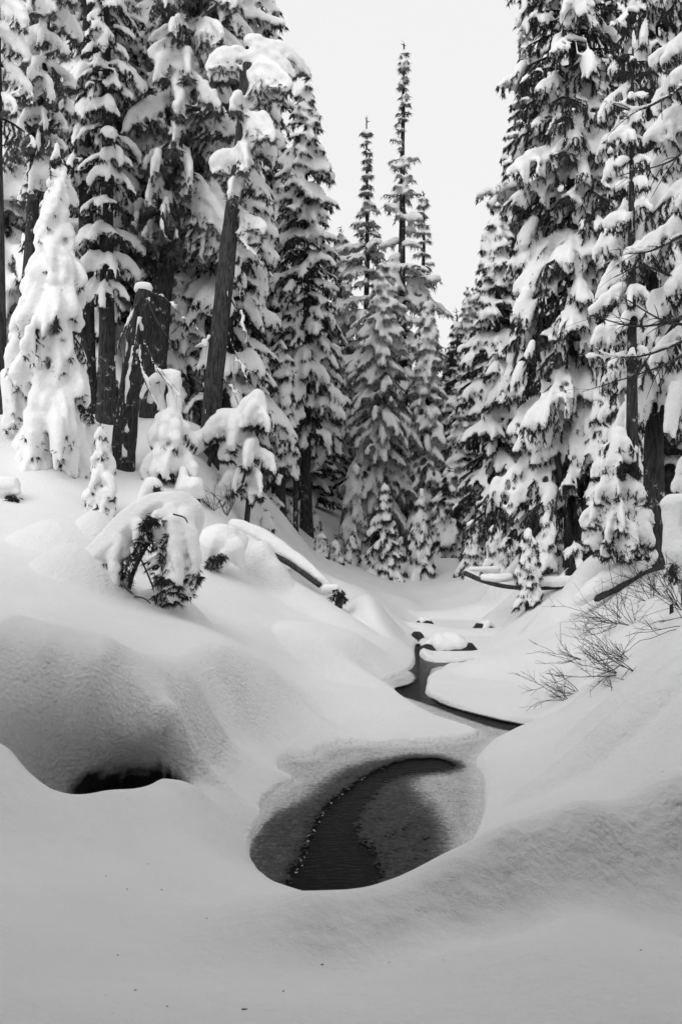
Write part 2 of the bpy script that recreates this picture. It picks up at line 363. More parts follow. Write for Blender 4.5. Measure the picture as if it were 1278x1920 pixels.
def build_creek():
    # water sheet
    def sheet(name, z, step, mat, kind, attr=None):
        x0, x1, y0, y1 = -2.2, 5.2, 4.6, 22
        ys = np.geomspace(y0, y1, 300); us = np.linspace(-.22, .26, 260)
        U, Y = np.meshgrid(us, ys); X = U * Y
        d = sdf(SHORE, X, Y)
        keep = d < .25
        idx = np.full(X.shape, -1); idx[keep] = np.arange(keep.sum())
        q = np.stack([idx[:-1, :-1], idx[:-1, 1:], idx[1:, 1:], idx[1:, :-1]], -1).reshape(-1, 4)
        q = q[(q >= 0).all(1)]
        V = np.stack([X[keep], Y[keep], np.full(keep.sum(), z)], -1)
        me = mesh_np(name, V, q, mat)
        o = link(bpy.data.objects.new(name, me)); tag(o, kind='structure')
        if attr is not None:
            a = me.attributes.new('thick', 'FLOAT', 'POINT'); a.data.foreach_set('value', attr(X[keep], Y[keep]).astype(np.float32))
        return o
    sheet('water', -.012, 1, M_WATER, 'structure')
    def thick(X, Y):
        dd = sdf(DARK, X, Y); dr = sdf(RING, X, Y); dc = sdf(CHAN, X, Y); ds = sdf(SHORE, X, Y)
        pool = sstep(-.07, .10, dd) * .36 + sstep(-.05, .30, dd) * .06 + sstep(-.14, .12, dr) * .52
        # darker wet slush to the right of the open water
        pool = pool - np.exp(-((X - .42) / .30) ** 2 - ((Y - 6.6) / .7) ** 2) * .10
        ch = sstep(-.02, .06, dc) * .95
        t = np.where(Y < 9.4, pool, ch)
        k = sstep(9.2, 9.7, Y); t = pool * (1 - k) + np.minimum(ch, 2) * k
        t = t + sstep(-.16, .0, ds) * .25 * (t > .6)
        return t
    sheet('ice', 0.0, 1, M_ICE, 'structure', thick)
build_creek()
def crumbs():
    L = np.array([G(*q) for q in [(556,1640),(572,1610),(586,1562),(612,1514),(652,1480),(690,1455)]])
    p = []
    for a, c in zip(L[:-1], L[1:]):
        for t in rng.random(4): p.append(a + (c - a) * t + rng.normal(0, .012, 2))
    p = np.array(p); n = len(p); r = rng.uniform(.001, .0042, n); p3 = np.concatenate([p, np.full((n, 1), .004)], 1)
    V, Fc = capsules(p3, p3 + rng.normal(0, .012, (n, 3)) * [1, 1, .2], r, r * .6)
    o = link(bpy.data.objects.new('ice_crumbs', mesh_np('ice_crumbs', V, Fc, M_SNOW))); tag(o, 'crumbs of white ice along the edge of the open dark water', 'ice', kind='stuff')
def specks():
    n = 26; px = rng.uniform(60, 1260, n); Y = rng.uniform(2.5, 6.0, n); x = (px - 639) / F * Y; z = ground_z(x, Y)
    p = np.stack([x, Y, z + .001], -1); ok = sdf(SHORE, x, Y) > .3; p = p[ok]; n = len(p); r = rng.uniform(.0012, .0028, n)
    V, Fc = capsules(p, p + rng.normal(0, .005, (n, 3)) * [1, 1, .2], r, r * .5)
    o = link(bpy.data.objects.new('needle_litter', mesh_np('needle_litter', V, Fc, M_TWIG))); tag(o, 'scattered dark needle litter on the near snow', 'litter', kind='stuff')
print('ground', time.time() - T0)
# ------------------------------------------------------------------ tree engine
_T = rng.random((64, 64, 64))
def n3(p, f, off=0.0):
    """value noise in 3D at p (n,3), about -.5 .. .5"""
    q = p * f + off; i = np.floor(q).astype(int); t = q - i; t = t * t * (3 - 2 * t); i &= 63; j = (i + 1) & 63
    x0, y0, z0 = i.T; x1, y1, z1 = j.T; tx, ty, tz = t.T
    a = _T[x0, y0, z0] * (1 - tx) + _T[x1, y0, z0] * tx; b = _T[x0, y1, z0] * (1 - tx) + _T[x1, y1, z0] * tx
    c = _T[x0, y0, z1] * (1 - tx) + _T[x1, y0, z1] * tx; d = _T[x0, y1, z1] * (1 - tx) + _T[x1, y1, z1] * tx
    return (a * (1 - ty) + b * ty) * (1 - tz) + (c * (1 - ty) + d * ty) * tz - .5
def spline(p, k=8):
    p = np.asarray(p, float)
    if len(p) < 3: return p[0] + np.linspace(0, 1, k + 1)[:, None] * (p[-1] - p[0])
    q = np.concatenate([[2 * p[0] - p[1]], p, [2 * p[-1] - p[-2]]]); out = []
    for i in range(1, len(q) - 2):
        for t in np.linspace(0, 1, k, endpoint=False):
            out.append(.5 * (2 * q[i] + (q[i + 1] - q[i - 1]) * t + (2 * q[i - 1] - 5 * q[i] + 4 * q[i + 1] - q[i + 2]) * t * t + (3 * q[i] - q[i - 1] - 3 * q[i + 1] + q[i + 2]) * t ** 3))
    out.append(p[-1]); return np.array(out)
def nrm(v): return v / (np.linalg.norm(v, axis=-1, keepdims=True) + 1e-9)
def frames(d):
    up = np.where(np.abs(d[:, 2:3]) > .9, np.array([[1., 0, 0]]), np.array([[0, 0, 1.]]))
    a = nrm(np.cross(d, up)); b = np.cross(a, d); return a, b

def tube(pts, rad, sides=8, rough=0.0, rg=None, cap=True):
    pts = np.asarray(pts, float); rad = np.asarray(rad, float); n = len(pts)
    t = np.gradient(pts, axis=0); t = nrm(t); a, b = frames(t)
    for k in range(1, n):                    # keep the frame from twisting
        a[k] = a[k - 1] - t[k] * (a[k - 1] @ t[k]); a[k] /= np.linalg.norm(a[k]) + 1e-9; b[k] = np.cross(t[k], a[k]) * -1
    b[0] = -np.cross(t[0], a[0])
    ang = np.linspace(0, 2 * math.pi, sides, endpoint=False)
    rr = rad[:, None] * np.ones((1, sides))
    if rough and rg is not None: rr = rr * (1 + rg.normal(0, rough, (1, sides)) + rg.normal(0, rough * .5, rr.shape))
    V = pts[:, None] + rr[..., None] * (a[:, None] * np.cos(ang)[None, :, None] + b[:, None] * np.sin(ang)[None, :, None])
    V = V.reshape(-1, 3); i = np.arange(n - 1)[:, None] * sides; j = np.arange(sides)[None]; j2 = (j + 1) % sides
    q = np.stack([i + j, i + j2, i + sides + j2, i + sides + j], -1).reshape(-1, 4)
    V = np.concatenate([V, [pts[-1] + t[-1] * rad[-1] * .4]]); top = len(V) - 1
    tri = np.stack([(n - 1) * sides + j[0], (n - 1) * sides + j2[0], np.full(sides, top)], -1)
    return V, q, tri

def capsules(p0, p1, r0, r1, sides=6):
    """closed tapered lumps from p0 to p1"""
    d = nrm(p1 - p0); a, b = frames(d); ang = np.linspace(0, 2 * math.pi, sides, endpoint=False)
    ring = lambda c, r: c[:, None] + r[:, None, None] * (a[:, None] * np.cos(ang)[None, :, None] + b[:, None] * np.sin(ang)[None, :, None])
    e0 = (p0 - d * r0[:, None])[:, None]; e1 = (p1 + d * r1[:, None])[:, None]
    m0 = ring(p0 - d * r0[:, None] * .55, r0 * .83); m1 = ring(p1 + d * r1[:, None] * .55, r1 * .83)
    V = np.concatenate([e0, m0, ring(p0, r0), ring(p1, r1), m1, e1], 1); k = V.shape[1]
    f = []
    for j in range(sides):
        j2 = (j + 1) % sides
        f.append((0, 1 + j2, 1 + j))
        for L in range(3):
            o = 1 + L * sides; f.append((o + j, o + j2, o + sides + j2)); f.append((o + j, o + sides + j2, o + sides + j))
        f.append((1 + 3 * sides + j, 1 + 3 * sides + j2, k - 1))
    f = np.array(f); Fc = (f[None] + np.arange(len(p0))[:, None, None] * k).reshape(-1, 3)
    return V.reshape(-1, 3), Fc

def remesh(V, Fc, voxel, smooth_it, name, mat):
    me = mesh_np(name, V, Fc, mat)
    o = bpy.data.objects.new('tmp', me); COL.objects.link(o)
    m = o.modifiers.new('r', 'REMESH'); m.mode = 'VOXEL'; m.voxel_size = voxel; m.use_smooth_shade = True; m.adaptivity = 0
    if smooth_it:
        s = o.modifiers.new('s', 'SMOOTH'); s.factor = .5; s.iterations = smooth_it
    dg = bpy.context.evaluated_depsgraph_get(); dg.update()
    ev = o.evaluated_get(dg); new = bpy.data.meshes.new_from_object(ev, depsgraph=dg)
    bpy.data.objects.remove(o); bpy.data.meshes.remove(me)
    new.name = name; new.materials.clear(); new.materials.append(mat)
    new.polygons.foreach_set('use_smooth', np.ones(len(new.polygons), bool)); new.update()
    return new

NTRI = [0]
class Tree:
    rscale = .62
    def __init__(s, seed):
        s.rg = np.random.default_rng(seed); s.seed = seed
        s.fol = []      # (p0, p1, blade, width) arrays
        s.snow = []     # p0,p1,r0,r1 arrays
        s.wood = []     # (pts, rad)
        s.trunk = []    # (pts, rad, sides)
        s.limbs = []    # bare limbs, each a part of its own
    def add_snow(s, p0, p1, r0, r1):
        p0, p1 = np.atleast_2d(p0), np.atleast_2d(p1); n = len(p0)
        s.snow.append((p0, p1, np.broadcast_to(np.asarray(r0, float), (n,)).copy(), np.broadcast_to(np.asarray(r1, float), (n,)).copy()))
    def add_fol(s, p0, p1):
        s.fol.append((np.atleast_2d(p0), np.atleast_2d(p1)))
    def drift(s, pts, rad):
        pts = np.asarray(pts, float); rad = np.asarray(rad, float); s.add_snow(pts[:-1], pts[1:], rad[:-1], rad[1:])
    def branch(s, base, az, L, e0, e1, load=1.0, tw=.45, step=.12, rs=.06, hang=0.0, curve=1.0, wood=True, tip_up=0.0, bare=0.0, spine_r=1.0, fing=.55, thr=.5, pil=.5):
        rs = rs * s.rscale; rg = s.rg; n = max(4, int(L / step)); t = np.linspace(0, 1, n + 1)
        e = e0 + (e1 - e0) * t ** curve + tip_up * np.clip(t - .7, 0, 1) / .3
        a = az + np.cumsum(rg.normal(0, .07, n + 1)) 
        d = np.stack([np.cos(a) * np.cos(e), np.sin(a) * np.cos(e), np.sin(e)], -1)
        pts = base + np.concatenate([[[0, 0, 0]], np.cumsum(d[:-1] * (L / n), 0)])
        if wood: s.wood.append((pts, (.010 + .016 * L) * (1 - t * .85)))
        m = t > bare
        idx = np.nonzero(m)[0]; idx = np.repeat(idx, 2); k = len(idx)
        if k == 0: return pts
        tt = t[idx]; side = np.tile([1., -1.], k // 2)
        tl = (tw * L * (np.clip(1.05 - tt, .05, 1)) ** .75 * np.clip(tt * 3 + .25, 0, 1) + .06) * rg.uniform(.65, 1.2, k)
        az2 = a[idx] + side * rg.uniform(.65, 1.15, k); el2 = e[idx] * .6 - rg.uniform(.05, .45, k) - hang
        d1 = np.stack([np.cos(az2) * np.cos(el2), np.sin(az2) * np.cos(el2), np.sin(el2)], -1)
        el3 = el2 - .45 - hang * .8; az3 = a[idx] + side * .5
        d2 = np.stack([np.cos(az3) * np.cos(el3), np.sin(az3) * np.cos(el3), np.sin(el3)], -1)
        q0 = pts[idx]; q1 = q0 + d1 * tl[:, None] * .55; q2 = q1 + d2 * tl[:, None] * .45
        P0 = np.concatenate([q0, q1, pts[:-1][m[:-1]]]); P1 = np.concatenate([q1, q2, pts[1:][m[:-1]]])
        s.add_fol(P0, P1)
        # short side fingers off the outer twigs
        fi = np.nonzero(rg.random(k) < fing)[0]; fi = np.concatenate([fi, fi]) if fing else fi
        if len(fi):
            fa = az2[fi] + rg.uniform(-.9, .9, len(fi)); fe = el3[fi] - rg.uniform(.0, .7, len(fi))
            fd = np.stack([np.cos(fa) * np.cos(fe), np.sin(fa) * np.cos(fe), np.sin(fe)], -1)
            u = rg.uniform(.2, 1, (len(fi), 1)); g0 = q1[fi] * (1 - u) + q2[fi] * u; g1 = g0 + fd * (tl[fi] * rg.uniform(.3, .6, len(fi)))[:, None]
            s.add_fol(g0, g1)
        if load > 0:
            cen = (P0 + P1) / 2
            nz = 1.5 * n3(cen, 1.0, s.seed * 3.7) + .9 * n3(cen, 3.6, s.seed * 1.3)
            amt = load + nz
            stw = np.concatenate([np.full(k, .95), np.full(k, .62), np.full(m[:-1].sum(), 1.35 * spine_r)])
            tf = np.concatenate([tt, tt, t[:-1][m[:-1]]])
            r = rs * stw * np.clip(amt, 0, 1.9) * (1.15 - .5 * tf) * rg.uniform(.75, 1.2, len(tf))
            ok = amt > thr
            off = np.array([0, 0, 1.])[None] * r[:, None] * .8
            A0 = P0 + off; A1 = P0 + off + (P1 - P0) * .93; ends = np.concatenate([np.full(k, .75), np.full(k, .4), np.full(m[:-1].sum(), .95)])
            s.add_snow(A0[ok], A1[ok], r[ok], r[ok] * ends[ok])
            if len(fi):
                a2 = amt[fi] > thr + .1; r2 = rs * .5 * np.clip(amt[fi], 0, 1.5)
                s.add_snow((g0 + [0, 0, .6 * rs])[a2], (g0 + (g1 - g0) * .9 + [0, 0, .35 * rs])[a2], r2[a2], r2[a2] * .4)
            # pillows resting where the boughs are broad
            if pil and L > .5:
                npil = rg.poisson(pil * L * load)
                for _ in range(npil):
                    j = rg.integers(max(1, n // 4), n); rr = rs * rg.uniform(1.0, 1.7) * min(1.2, L); c = pts[j] + [0, 0, rr * .7]
                    for dz in (-.75, -.38, 0, .38, .75):            # a sheet of snow that ends in fingers
                        aa = a[j] + dz * rg.uniform(.7, 1.2); ee = min(e[j], .1) - .25 - abs(dz) * .5; l = rr * rg.uniform(2.2, 4.5)
                        dd = np.array([math.cos(aa) * math.cos(ee), math.sin(aa) * math.cos(ee), math.sin(ee)]) * l
                        m1 = c + dd * .5; m2 = m1 + dd * .5 - [0, 0, l * .22]
                        s.add_snow(c, m1, rr * .85, rr * .7); s.add_snow(m1, m2, rr * .7, rr * .3); abs(dz) != .38 and s.add_fol(c - [0, 0, rr], m2 - [0, 0, rr * .5])
        return pts
    def conifer(s, H, Rb, h0=.12, lean=(0, 0), whorl=.3, nb=5, e0=(.25, -.35), e1=(-.5, -1.0), prof=.8, load=1., rs=.06, tw=.42, step=.12,
                r_trunk=None, hang=0., thin_top=0., side=None, curve=1.0, gap=.0, sides=9, tip_up=0., bare=.0, spine_r=1., jitter=.25, flat_top=False, topload=True, profile=None, fing=.55, thr=.5, pil=.5, ztop=1e9, back=.0, cam_az=None):
        rg = s.rg; n = max(8, int(H / .6)); t = np.linspace(0, 1, n + 1)
        wob = np.cumsum(rg.normal(0, .012, (n + 1, 2)), 0) * H / n * 1.5
        tp = np.stack([lean[0] * t ** 1.2 + wob[:, 0], lean[1] * t ** 1.2 + wob[:, 1], H * t], -1); tp[0, :2] = 0
        r0 = r_trunk or (.014 * H + .03)
        rad = r0 * (1 - t * .93) ** .85 + r0 * .45 * np.exp(-t * H / .35)
        if flat_top: rad = r0 * (1 - t * .25)
        tp[0, 2] = -.5
        s.trunk.append((tp, rad, sides)); s.tp = tp; s.H = H
        z = H * h0; ragged = 0; phase = rg.uniform(0, 6.28)
        while z < H * .985:
            f = (z / H - h0) / (1 - h0)                       # 0 bottom .. 1 top
            L = Rb * max(.02, (1 - f)) ** prof
            if profile is not None: L = Rb * float(np.interp(f, profile[0], profile[1]))
            if thin_top and f > thin_top: L = max(.12, L * (1 - .75 * (f - thin_top) / (1 - thin_top)) * .5)
            L = max(L, .10)
            c = np.array([np.interp(z, tp[:, 2], tp[:, 0]), np.interp(z, tp[:, 2], tp[:, 1]), z])
            nn = max(3, int(nb * (1 if L > .3 else .8)))
            for k in range(nn):
                if rg.random() < gap: continue
                az = phase + 2 * math.pi * k / nn + rg.normal(0, .25)
                if z > ztop and rg.random() < .6: continue          # far above the frame: sparser
                if back and math.sin(az) > .35 and rg.random() < back: continue
                if side is not None and math.cos(az - side[0]) < side[1]: continue
                l = L * rg.uniform(1 - jitter, 1 + jitter)
                if rg.random() < .12: l *= 1.3
                ee0 = e0[1] + (e0[0] - e0[1]) * f + rg.normal(0, .08); ee1 = e1[1] + (e1[0] - e1[1]) * f + rg.normal(0, .12)
                s.branch(c + np.array([0, 0, rg.normal(0, .05)]), az, l, ee0, ee1, load=load * rg.uniform(.7, 1.25), rs=rs * min(1, .45 + l * .6), tw=tw, step=(step if l > .4 else min(step, .09)) * (1.6 if z > ztop else 1), fing=0 if z > ztop else fing, thr=thr, pil=pil,
                         hang=hang, curve=curve, tip_up=tip_up, bare=bare if l > .5 else 0, spine_r=spine_r)
            phase += 2.4; z += whorl * (.55 + .55 * (1 - f)) * rg.uniform(.8, 1.2)
        if topload:
            s.add_fol(tp[-1] - [0, 0, .3], tp[-1] + [0, 0, .12])
            s.add_snow(tp[-1] - [0, 0, .22], tp[-1] + [0, 0, .02], rs * .55, rs * .35)
    def dead(s, pts, r0, subs=5, sub_l=.3, snow=.0, down=.5):
        """a bare limb with side twigs, snow along its top"""
        rg = s.rg; pts = spline(pts, 10); n = len(pts); rad = r0 * (1 - np.linspace(0, .85, n)); tubes = [(pts, rad)]
        for _ in range(subs):
            k = rg.integers(n // 4, n - 1); d = nrm(pts[k] - pts[k - 1]); o = nrm(rg.normal(0, 1, 3)); l = sub_l * rg.uniform(.5, 1.3)
            q = pts[k] + np.outer(np.linspace(0, 1, 5), (d * .8 + o * .7) * l) - np.outer(np.linspace(0, 1, 5) ** 2, [0, 0, down * l])
            tubes.append((q, np.linspace(rad[k] * .6, rad[k] * .2, 5)))
            if snow and rg.random() < .7: s.drift(q + [0, 0, snow * .4], np.linspace(snow * .6, snow * .3, 5))
        s.limbs.append(tubes)
        if snow: 
            a = np.clip(.75 + 1.2 * n3(pts, 3, s.seed), .2, 1.4); s.drift(pts + np.array([0, 0, 1.]) * (snow * .7 * a + rad * .3)[:, None], snow * a)
    def trunk_snow(s, side=0., n=8, size=.05, z0=.1, z1=.9):
        rg = s.rg; tp, rad, _ = s.trunk[0]
        for _ in range(n):
            z = rg.uniform(z0, z1) * tp[-1, 2]; az = side + rg.normal(0, .6); r = np.interp(z, tp[:, 2], rad)
            c = np.array([np.interp(z, tp[:, 2], tp[:, 0]) + math.cos(az) * r, np.interp(z, tp[:, 2], tp[:, 1]) + math.sin(az) * r, z])
            l = rg.uniform(.5, 3) * size; s.add_snow(c, c + [0, 0, l * 1.5], size * rg.uniform(.4, .8), size * rg.uniform(.2, .5))
    def build(s, name, loc, label, cat, voxel=.035, blade=.055, bw=.011, dens=110, needles=None, bark=None, group=None, smooth_it=2, snowmat=None, rot=0., wood_sides=4, droop=.55, snow_kind=None, names=('trunk', 'crown', 'snow_cover')):
        rg = s.rg; needles = needles or M_NEED; bark = bark or M_BARK
        root = link(bpy.data.objects.new(name, None)); root.location = loc; root.rotation_euler.z = rot; root.empty_display_size = .3
        tag(root, label, cat, group)
        if s.trunk:
            Vs, Q, Tt = [], [], []; o = 0
            for tp, rad, sd in s.trunk:
                # resample for roughness
                V, q, tri = tube(tp, rad, sd, .06, rg); Vs.append(V); Q.append(q + o); Tt.append(tri + o); o += len(V)
            me = mesh_np(names[0], np.concatenate(Vs), [np.concatenate(Q), np.concatenate(Tt)], bark); NTRI[0] += len(np.concatenate(Q)) * 2
            ob = link(bpy.data.objects.new(names[0], me)); ob.parent = root
        for tubes in s.limbs:
            Vs, Fs, o = [], [], 0
            for pts, rad in tubes:
                V, q, tri = tube(pts, rad, 6); Vs.append(V); Fs.append(np.concatenate([q[:, [0, 1, 2]], q[:, [0, 2, 3]], tri]) + o); o += len(V)
            ob = link(bpy.data.objects.new('branch', mesh_np('branch', np.concatenate(Vs), np.concatenate(Fs), M_BARE))); ob.parent = root
        # crown: limbs and needle sprays
        Vs, Fs, Ms = [], [], []; o = 0
        for pts, rad in s.wood:
            V, q, tri = tube(pts, rad, wood_sides); Vs.append(V)
            q3 = np.concatenate([q[:, [0, 1, 2]], q[:, [0, 2, 3]], tri]); Fs.append(q3 + o); Ms.append(np.ones(len(q3), int)); o += len(V)
        if s.fol:
            p0 = np.concatenate([a for a, b in s.fol]); p1 = np.concatenate([b for a, b in s.fol])
            l = np.linalg.norm(p1 - p0, axis=1); cnt = np.maximum(2, (l * dens * rg.uniform(.6, 1.3, len(l))).astype(int))
            ii = np.repeat(np.arange(len(l)), cnt); m = len(ii)
            u = rg.random(m)[:, None]; d = nrm(p1 - p0)[ii]; root_p = p0[ii] + (p1 - p0)[ii] * u
            rnd = nrm(rg.normal(0, 1, (m, 3))); rnd[:, 2] = rnd[:, 2] * .6 - droop * .6
            bd = nrm(d * .9 + rnd * .9 + np.array([0, 0, -droop * .5])); bl = blade * rg.uniform(.6, 1.5, (m, 1))
            wv = nrm(np.cross(bd, rg.normal(0, 1, (m, 3)))) * bw * rg.uniform(.7, 1.4, (m, 1))
            a = root_p - wv * .75; b = root_p + wv * .75; e = root_p + bd * bl * 1.1
            V = np.stack([a, b, e], 1).reshape(-1, 3); k = np.arange(m)[:, None] * 3
            f = k + [0, 1, 2]; Vs.append(V); Fs.append(f + o); Ms.append(np.zeros(len(f), int)); o += len(V)
        if Vs:
            Fc = np.concatenate(Fs); me = mesh_np(names[1], np.concatenate(Vs), Fc, [needles, M_TWIG], smooth=False, mi=np.concatenate(Ms)); NTRI[0] += len(Fc)
            ob = link(bpy.data.objects.new(names[1], me)); ob.parent = root
        Fc0 = Fc if Vs else []
        if s.snow:
            a = [np.concatenate([x[k] for x in s.snow]) for k in range(4)]
            V, Fc = capsules(a[0], a[1], np.maximum(a[2], voxel * .62), np.maximum(a[3], voxel * .55))
            V = V + (np.stack([n3(V, 7), n3(V, 7, 20), n3(V, 7, 40)], -1) * .045 if voxel < .05 else 0)
            me = remesh(V, Fc, voxel, smooth_it, names[2], snowmat or M_TSNOW); NTRI[0] += len(me.polygons) * 2; s.cnt = (len(Fs) and len(Fc0), len(me.polygons) * 2)
            ob = link(bpy.data.objects.new(names[2], me)); ob.parent = root; ob['kind'] = 'stuff'
        return root

def gz1(x, y): return float(ground_z(np.array([x]), np.array([y]))[0])
def foot(px, Y):
    x = (px - 639) / F * Y; return np.array([x, Y, gz1(x, Y)])
def top_h(py, Y, z0): return EYE - (py - 960) / F * Y - z0
def copy_tree(root, loc, rot, scale, label, group=None):
    r = root.copy(); COL.objects.link(r); r.location = loc; r.rotation_euler.z = rot; r.scale = scale
    r['label'] = label
    if group: r['group'] = group
    for ch in root.children:
        c = ch.copy(); COL.objects.link(c); c.parent = r
    return r
def fir(px, Y, py_top, Rpx, label, seed, name='conifer', lean_px=0, extra=None, **k):
    """a standing conifer: foot at photo column px, Y metres away, reaching photo row py_top"""
    b = {x: k.pop(x) for x in list(k) if x in ('voxel', 'blade', 'bw', 'dens', 'needles', 'bark', 'group', 'smooth_it', 'droop')}
    f = foot(px, Y); H = top_h(py_top, Y, f[2]); s = Tree(seed); s.foot = f
    k.setdefault('ztop', EYE + 1100 / F * Y - f[2]); k.setdefault('back', .5 if Y < 28 else .35)
    s.conifer(H, Rpx / F * Y, lean=(lean_px / F * Y, 0), **k)
    if extra: extra(s, f)
    fin(b, Y)
    return s.build(name, f, label, 'tree', **b)
def fin(b, Y):
    b.setdefault('voxel', (.0021 if Y < 19 else .00245) * Y); b.setdefault('blade', max(.06, .0040 * Y)); b.setdefault('bw', max(.006, .00062 * Y)); b.setdefault('dens', (1500 if b.get('needles') is M_FROST_HAZE else 2800) / Y)
    return b
def rel(f, px, py, Y): return P(px, py, Y) - f
crumbs(); specks()
# ---- middle distance
fir(575, 28, 150, 88, 'tall narrow snowy conifer with a bare lower trunk, left of the open sky', 21, whorl=.42, nb=6, h0=.24, rs=.105, step=.17, prof=.55, r_trunk=.17, load=1.05)
fir(522, 32, 300, 70, 'snowy conifer standing just behind and left of the tall narrow one', 22, whorl=.5, nb=6, h0=.25, rs=.11, step=.22, prof=.6, r_trunk=.18)
fir(528, 24.5, 640, 42, 'short drooping conifer in front of the tall narrow conifer, on two thin dark stems', 23, whorl=.3, nb=6, h0=.3, rs=.10, step=.14, e0=(0, -.4), e1=(-1.1, -1.3), prof=.5, load=1.1,
    extra=lambda s, f: s.trunk.append((np.array([[.35, .1, -.5], [.33, .1, 1.2], [.2, .05, 2.6]]), np.array([.07, .06, .04]), 7)))
fir(688, 38, 225, 80, 'spired conifer with a shaggy needle tip, second tallest against the sky', 24, jitter=.5, gap=.1, whorl=.55, nb=6, h0=.2, rs=.09, step=.15, dens=26, pil=.2, voxel=.062, thr=.45, prof=.55, thin_top=.62, load=1.25, needles=M_FROST_HAZE, r_trunk=.2, e1=(-.2, -1.0))
fir(752, 36, 80, 88, 'tallest spire in the middle of the sky, nearly bare thin top above snowy boughs', 25, jitter=.6, whorl=.5, nb=6, h0=.16, rs=.11, step=.2, r_trunk=.26, gap=.22, load=.95, needles=M_FROST_HAZE, dens=22, fing=.1,
    profile=([0, .15, .42, .5, .53, .62, .75, 1], [1, .9, .7, .5, .36, .34, .14, .05]), e0=(.1, -.35), e1=(.25, -1.0))
fir(792, 42, 362, 52, 'thin grey spire close to the right of the tallest spire', 26, jitter=.5, gap=.2, dens=26, whorl=.6, nb=5, h0=.15, rs=.10, step=.25, profile=([0, .55, .62, 1], [1, .7, .4, .1]), load=.8, needles=M_FROST_HAZE, e1=(-.1, -.9))
fir(640, 46, 430, 50, 'pale background conifer left of the two spires', 27, whorl=.6, nb=6, h0=.1, rs=.13, step=.3, prof=.55, needles=M_FROST_HAZE, e1=(-.2, -.9))
fir(712, 32.5, 490, 92, 'broad conifer with long sagging snowy boughs below the two spires', 28, whorl=.36, nb=7, h0=.14, rs=.085, step=.13, pil=.15, voxel=.058, thr=.45, prof=.62, load=1.15, e0=(0, -.55), e1=(-.6, -1.15), needles=M_FROST_HAZE, r_trunk=.24, tw=.35)
fir(800, 33, 560, 62, 'slim sagging conifer filling the right of the middle group', 29, whorl=.36, nb=7, h0=.12, rs=.085, step=.14, pil=.15, voxel=.06, thr=.45, prof=.6, load=1.15, e0=(0, -.5), e1=(-.6, -1.1), needles=M_FROST_HAZE)
fir(720, 26.5, 905, 44, 'small pointed snowy fir in the clearing, in front of the middle trees', 30, name='young_fir', whorl=.17, nb=7, h0=.02, rs=.085, step=.09, prof=.75, load=1.1, e0=(-.1, -.3), e1=(-.9, -.9), voxel=.042)
fir(787, 27, 925, 34, 'small hooded fir with dark right side, beside the pointed young fir', 31, name='young_fir', whorl=.18, nb=6, h0=.03, rs=.10, step=.1, prof=.5, load=1.2, e0=(-.2, -.4), e1=(-1.2, -1.2), voxel=.045)
fir(652, 29, 870, 36, 'small shaggy conifer hanging over a leaning stem left of the young firs', 32, whorl=.25, nb=5, h0=.28, rs=.085, step=.12, lean_px=14, load=.9, e0=(-.2, -.6), e1=(-1.3, -1.4), needles=M_FROST_HAZE, prof=.4)
# ---- right side
fir(858, 33, 590, 50, 'slim conifer at the right edge of the sky gap with dark trunk foot', 40, whorl=.45, nb=6, h0=.08, rs=.11, step=.2, prof=.6, load=.95, r_trunk=.2)
fir(935, 26, 378, 100, 'dark tipped conifer between the sky gap and the big right trees', 41, whorl=.42, nb=7, h0=.07, rs=.105, step=.17, prof=.62, load=.9, tw=.5)
fir(842, 30, 885, 36, 'low bushy conifer at the foot of the right hand trees', 42, name='young_fir', whorl=.24, nb=7, h0=.1, rs=.10, step=.12, prof=.35, load=.95, e1=(-.8, -.9))
fir(1085, 20, -500, 165, 'huge dark conifer with broad snow shelves on the right, rising out of frame', 43, back=.75, whorl=.42, nb=8, h0=.09, rs=.12, step=.17, voxel=.052, pil=.9, dens=105, blade=.085, bw=.014, prof=.42, load=.72, thr=.5, tw=.5, jitter=.15, r_trunk=.26, e0=(.1, -.35), e1=(-.6, -.8), hang=.1)
fir(1222, 16.5, -450, 145, 'large drooping conifer near the right edge with thick trunk showing below', 44, back=.65, voxel=.042, pil=.8, whorl=.48, nb=6, h0=.22, rs=.10, step=.13, prof=.4, load=.8, tw=.5, r_trunk=.17, e0=(0, -.5), e1=(-1.0, -1.1), hang=.3)
def thin_right(s, f):
    for k, (a, b, c) in enumerate([((1300, 590), (1200, 612), (1100, 590)), ((1300, 632), (1200, 668), (1120, 664)), ((1300, 655), (1230, 690), (1090, 735)), ((1300, 150), (1200, 205), (1130, 190)), ((1300, 540), (1210, 500), (1150, 520)),
                                   ((1300, 430), (1220, 470), (1170, 475)), ((1290, 610), (1240, 600), (1170, 560)), ((1300, 250), (1260, 300), (1160, 330))]):
        s.dead([rel(f, *a, 12.2), rel(f, *b, 11.8), rel(f, *c, 11.6)], .022, 9, .35, .035 if k in (1, 3, 5) else .0, .3)
fir(1345, 12.5, -350, 190, 'nearest conifer at the right edge, long bare limbs reaching into the picture', 45, voxel=.033, pil=.8, whorl=.55, nb=6, h0=.3, rs=.10, step=.13, prof=.35, load=.72, tw=.45, e0=(0, -.4), e1=(-.9, -1.0), hang=.35, needles=M_NEED, extra=thin_right)
